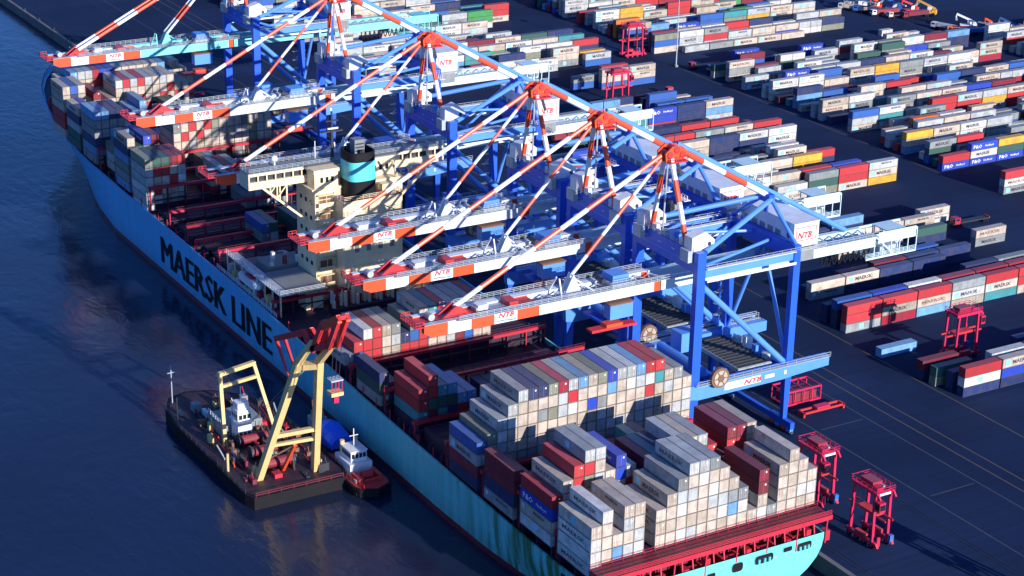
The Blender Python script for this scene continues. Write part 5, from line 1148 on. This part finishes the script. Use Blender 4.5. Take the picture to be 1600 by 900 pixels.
b = MB(); b.box(113, 122, -30, -20, 3.06, 6.5, M_grey); b.rail([(113, -30, 6.5), (122, -30, 6.5)], 1.0, M_white, 1.5, 0.05); b.tube((118, -22, 6.5), (118, -22, 9.4), 0.5, M_dark, 10); fp(b, 'deck_house')
b = MB(); b.tube((138, -33, 3), (138, -33, 13), 0.14, M_galv, 6); b.box(137.9, 138.1, -34, -32, 11, 11.2, M_galv); b.tube((128, -35.5, 3), (128, -35.5, 9), 0.12, M_shear, 6); b.tube((97, -35.5, 3), (97, -35.5, 7.5), 0.3, M_shear, 6); fp(b, 'signal_mast')

# ------------------------------------------------------------------ tug and blue workboat
def hullform(mb, x0, x1, yc, hw, z0, z1, m, md, nose=0.35, rim=M_black):
    n = 12; ps = []
    L_ = x1 - x0
    for i in range(n + 1):
        t = i / n; ps.append((x0 + L_ * t, hw * (min(1, (t / 0.12)) ** 0.4 if t < 0.12 else 1) * (1 if t < 1 - nose else math.sqrt(max(0.0, 1 - ((t - 1 + nose) / nose) ** 2)) + 0.02)))
    ring = [(x, yc - h_) for x, h_ in ps] + [(x, yc + h_) for x, h_ in reversed(ps)]
    mb.prism([(xc_ + (x - xc_) * 0.92, yc + (y - yc) * 0.85) for xc_ in [(x0 + x1) / 2] for x, y in ring], z0, z0 + 0.8, m)
    mb.prism(ring, z0 + 0.8, z1, m)
    mb.prism([((x0 + x1) / 2 + (x - (x0 + x1) / 2) * 0.94, yc + (y - yc) * 0.9) for x, y in ring], z1, z1 + 0.05, md)
    for a, c_ in zip(ring, ring[1:] + ring[:1]):
        if (a[0] - c_[0]) ** 2 + (a[1] - c_[1]) ** 2 > 0.01: mb.beam((*a, z1 - 0.2), (*c_, z1 - 0.2), 0.45, 0.7, rim)
tug = empty('tugboat', (84, -9, 0), 'small harbour tug with black hull, white wheelhouse and red deck beside the barge', 'tugboat')
def tp(mb, name, parent=None): 
    o = mb.build(name, parent or tug)
    if parent is None: o.location = (9, -84, 0)
    return o
b = MB(); hullform(b, 74, 97, -8.5, 4.6, -0.6, 2.2, M_black, M_red); tp(b, 'hull')
b = MB(); b.box(83, 91, -11.4, -5.8, 2.25, 4.9, M_white); b.box(84.2, 89.2, -10.6, -6.6, 4.9, 7.4, M_white); b.box(84.0, 89.4, -10.8, -6.4, 7.4, 7.6, M_white); wq = tp(b, 'wheelhouse')
b = MB()
for k_ in range(4): b.box(84.14, 84.2, -10.4 + k_ * 0.95, -9.7 + k_ * 0.95, 5.8, 6.9, M_glass); b.box(84.6 + k_ * 1.1, 85.4 + k_ * 1.1, -10.66, -10.6, 5.8, 6.9, M_glass)
b.build('wheelhouse_window', wq)
b = MB(); b.tube((89.6, -10.2, 4.9), (89.6, -10.2, 8.4), 0.55, M_shear, 10); b.tube((89.6, -6.8, 4.9), (89.6, -6.8, 8.4), 0.55, M_shear, 10); b.tube((87, -8.5, 7.6), (87, -8.5, 12), 0.12, M_white, 6); b.box(86.9, 87.1, -9.6, -7.4, 10.2, 10.35, M_white); tp(b, 'funnel_and_mast')
b = MB(); b.tube((80.5, -9.8, 3.3), (80.5, -7.2, 3.3), 0.9, M_red, 12); b.box(78, 82, -11.5, -10.4, 2.25, 3.6, M_red); b.box(78, 82, -6.6, -5.6, 2.25, 3.6, M_red); b.beam((77, -10.5, 3.6), (77, -6.5, 3.6), 0.35, 0.35, M_red); b.rail([(75.5, -11.6, 2.3), (83, -12.4, 2.3)], 1.0, M_red, 1.4, 0.06); b.box(79, 80, -12, -11, 2.25, 3.0, M_white); tp(b, 'towing_gear')
b = MB()
for k_ in range(7): b.tube((76.5 + k_ * 2.6, -13.3, 1.0), (76.5 + k_ * 2.6, -13.15, 1.0), 0.5, M_black, 10)
tp(b, 'tyre_fender')
wb = empty('workboat', (104, -6.5, 0), 'small workboat under a bright blue tarpaulin between the barge and the ship', 'workboat')
b = MB(); hullform(b, 96.5, 114, -6.4, 3.4, -0.5, 1.9, M_dark, M_dred); o = b.build('hull', wb); o.location = (6.5, -104, 0)
b = MB(); n = 12
sec = [(-3.1, 2.0), (-3.2, 4.2), (-2.2, 6.2), (-0.4, 7.0), (1.6, 6.4), (3.0, 4.3), (3.1, 2.0)]
r6 = random.Random(3); vs = []; fs = []
for i in range(9):
    x = 97.2 + i * 1.35; kk = 1 - 0.35 * abs(i - 4) / 4
    for (y, z_) in sec: vs.append((x + r6.uniform(-0.15, 0.15), -6.4 + y * (0.8 + 0.2 * kk) + r6.uniform(-0.15, 0.15), 1.9 + (z_ - 1.9) * kk + r6.uniform(-0.2, 0.2)))
m7 = len(sec)
for i in range(8):
    for j in range(m7 - 1): a = i * m7 + j; fs.append((a, a + m7, a + m7 + 1, a + 1))
fs += [tuple(reversed(range(m7))), tuple(range(8 * m7, 9 * m7))]
b.add(vs, fs, M_blue2); o = b.build('tarpaulin', wb); o.location = (6.5, -104, 0)
b = MB(); b.box(109.5, 113, -8.2, -4.6, 1.95, 4.6, M_galv); b.box(110, 112.4, -7.6, -5.2, 4.6, 6.0, M_grey)
for k_ in range(5): b.tube((110 + k_ * 0.6, -6.4 + (k_ % 3 - 1), 4.6), (110 + k_ * 0.6, -6.4 + (k_ % 3 - 1), 8.0 + (k_ % 2)), 0.08, M_rust, 5)
o = b.build('deck_gear', wb); o.location = (6.5, -104, 0)
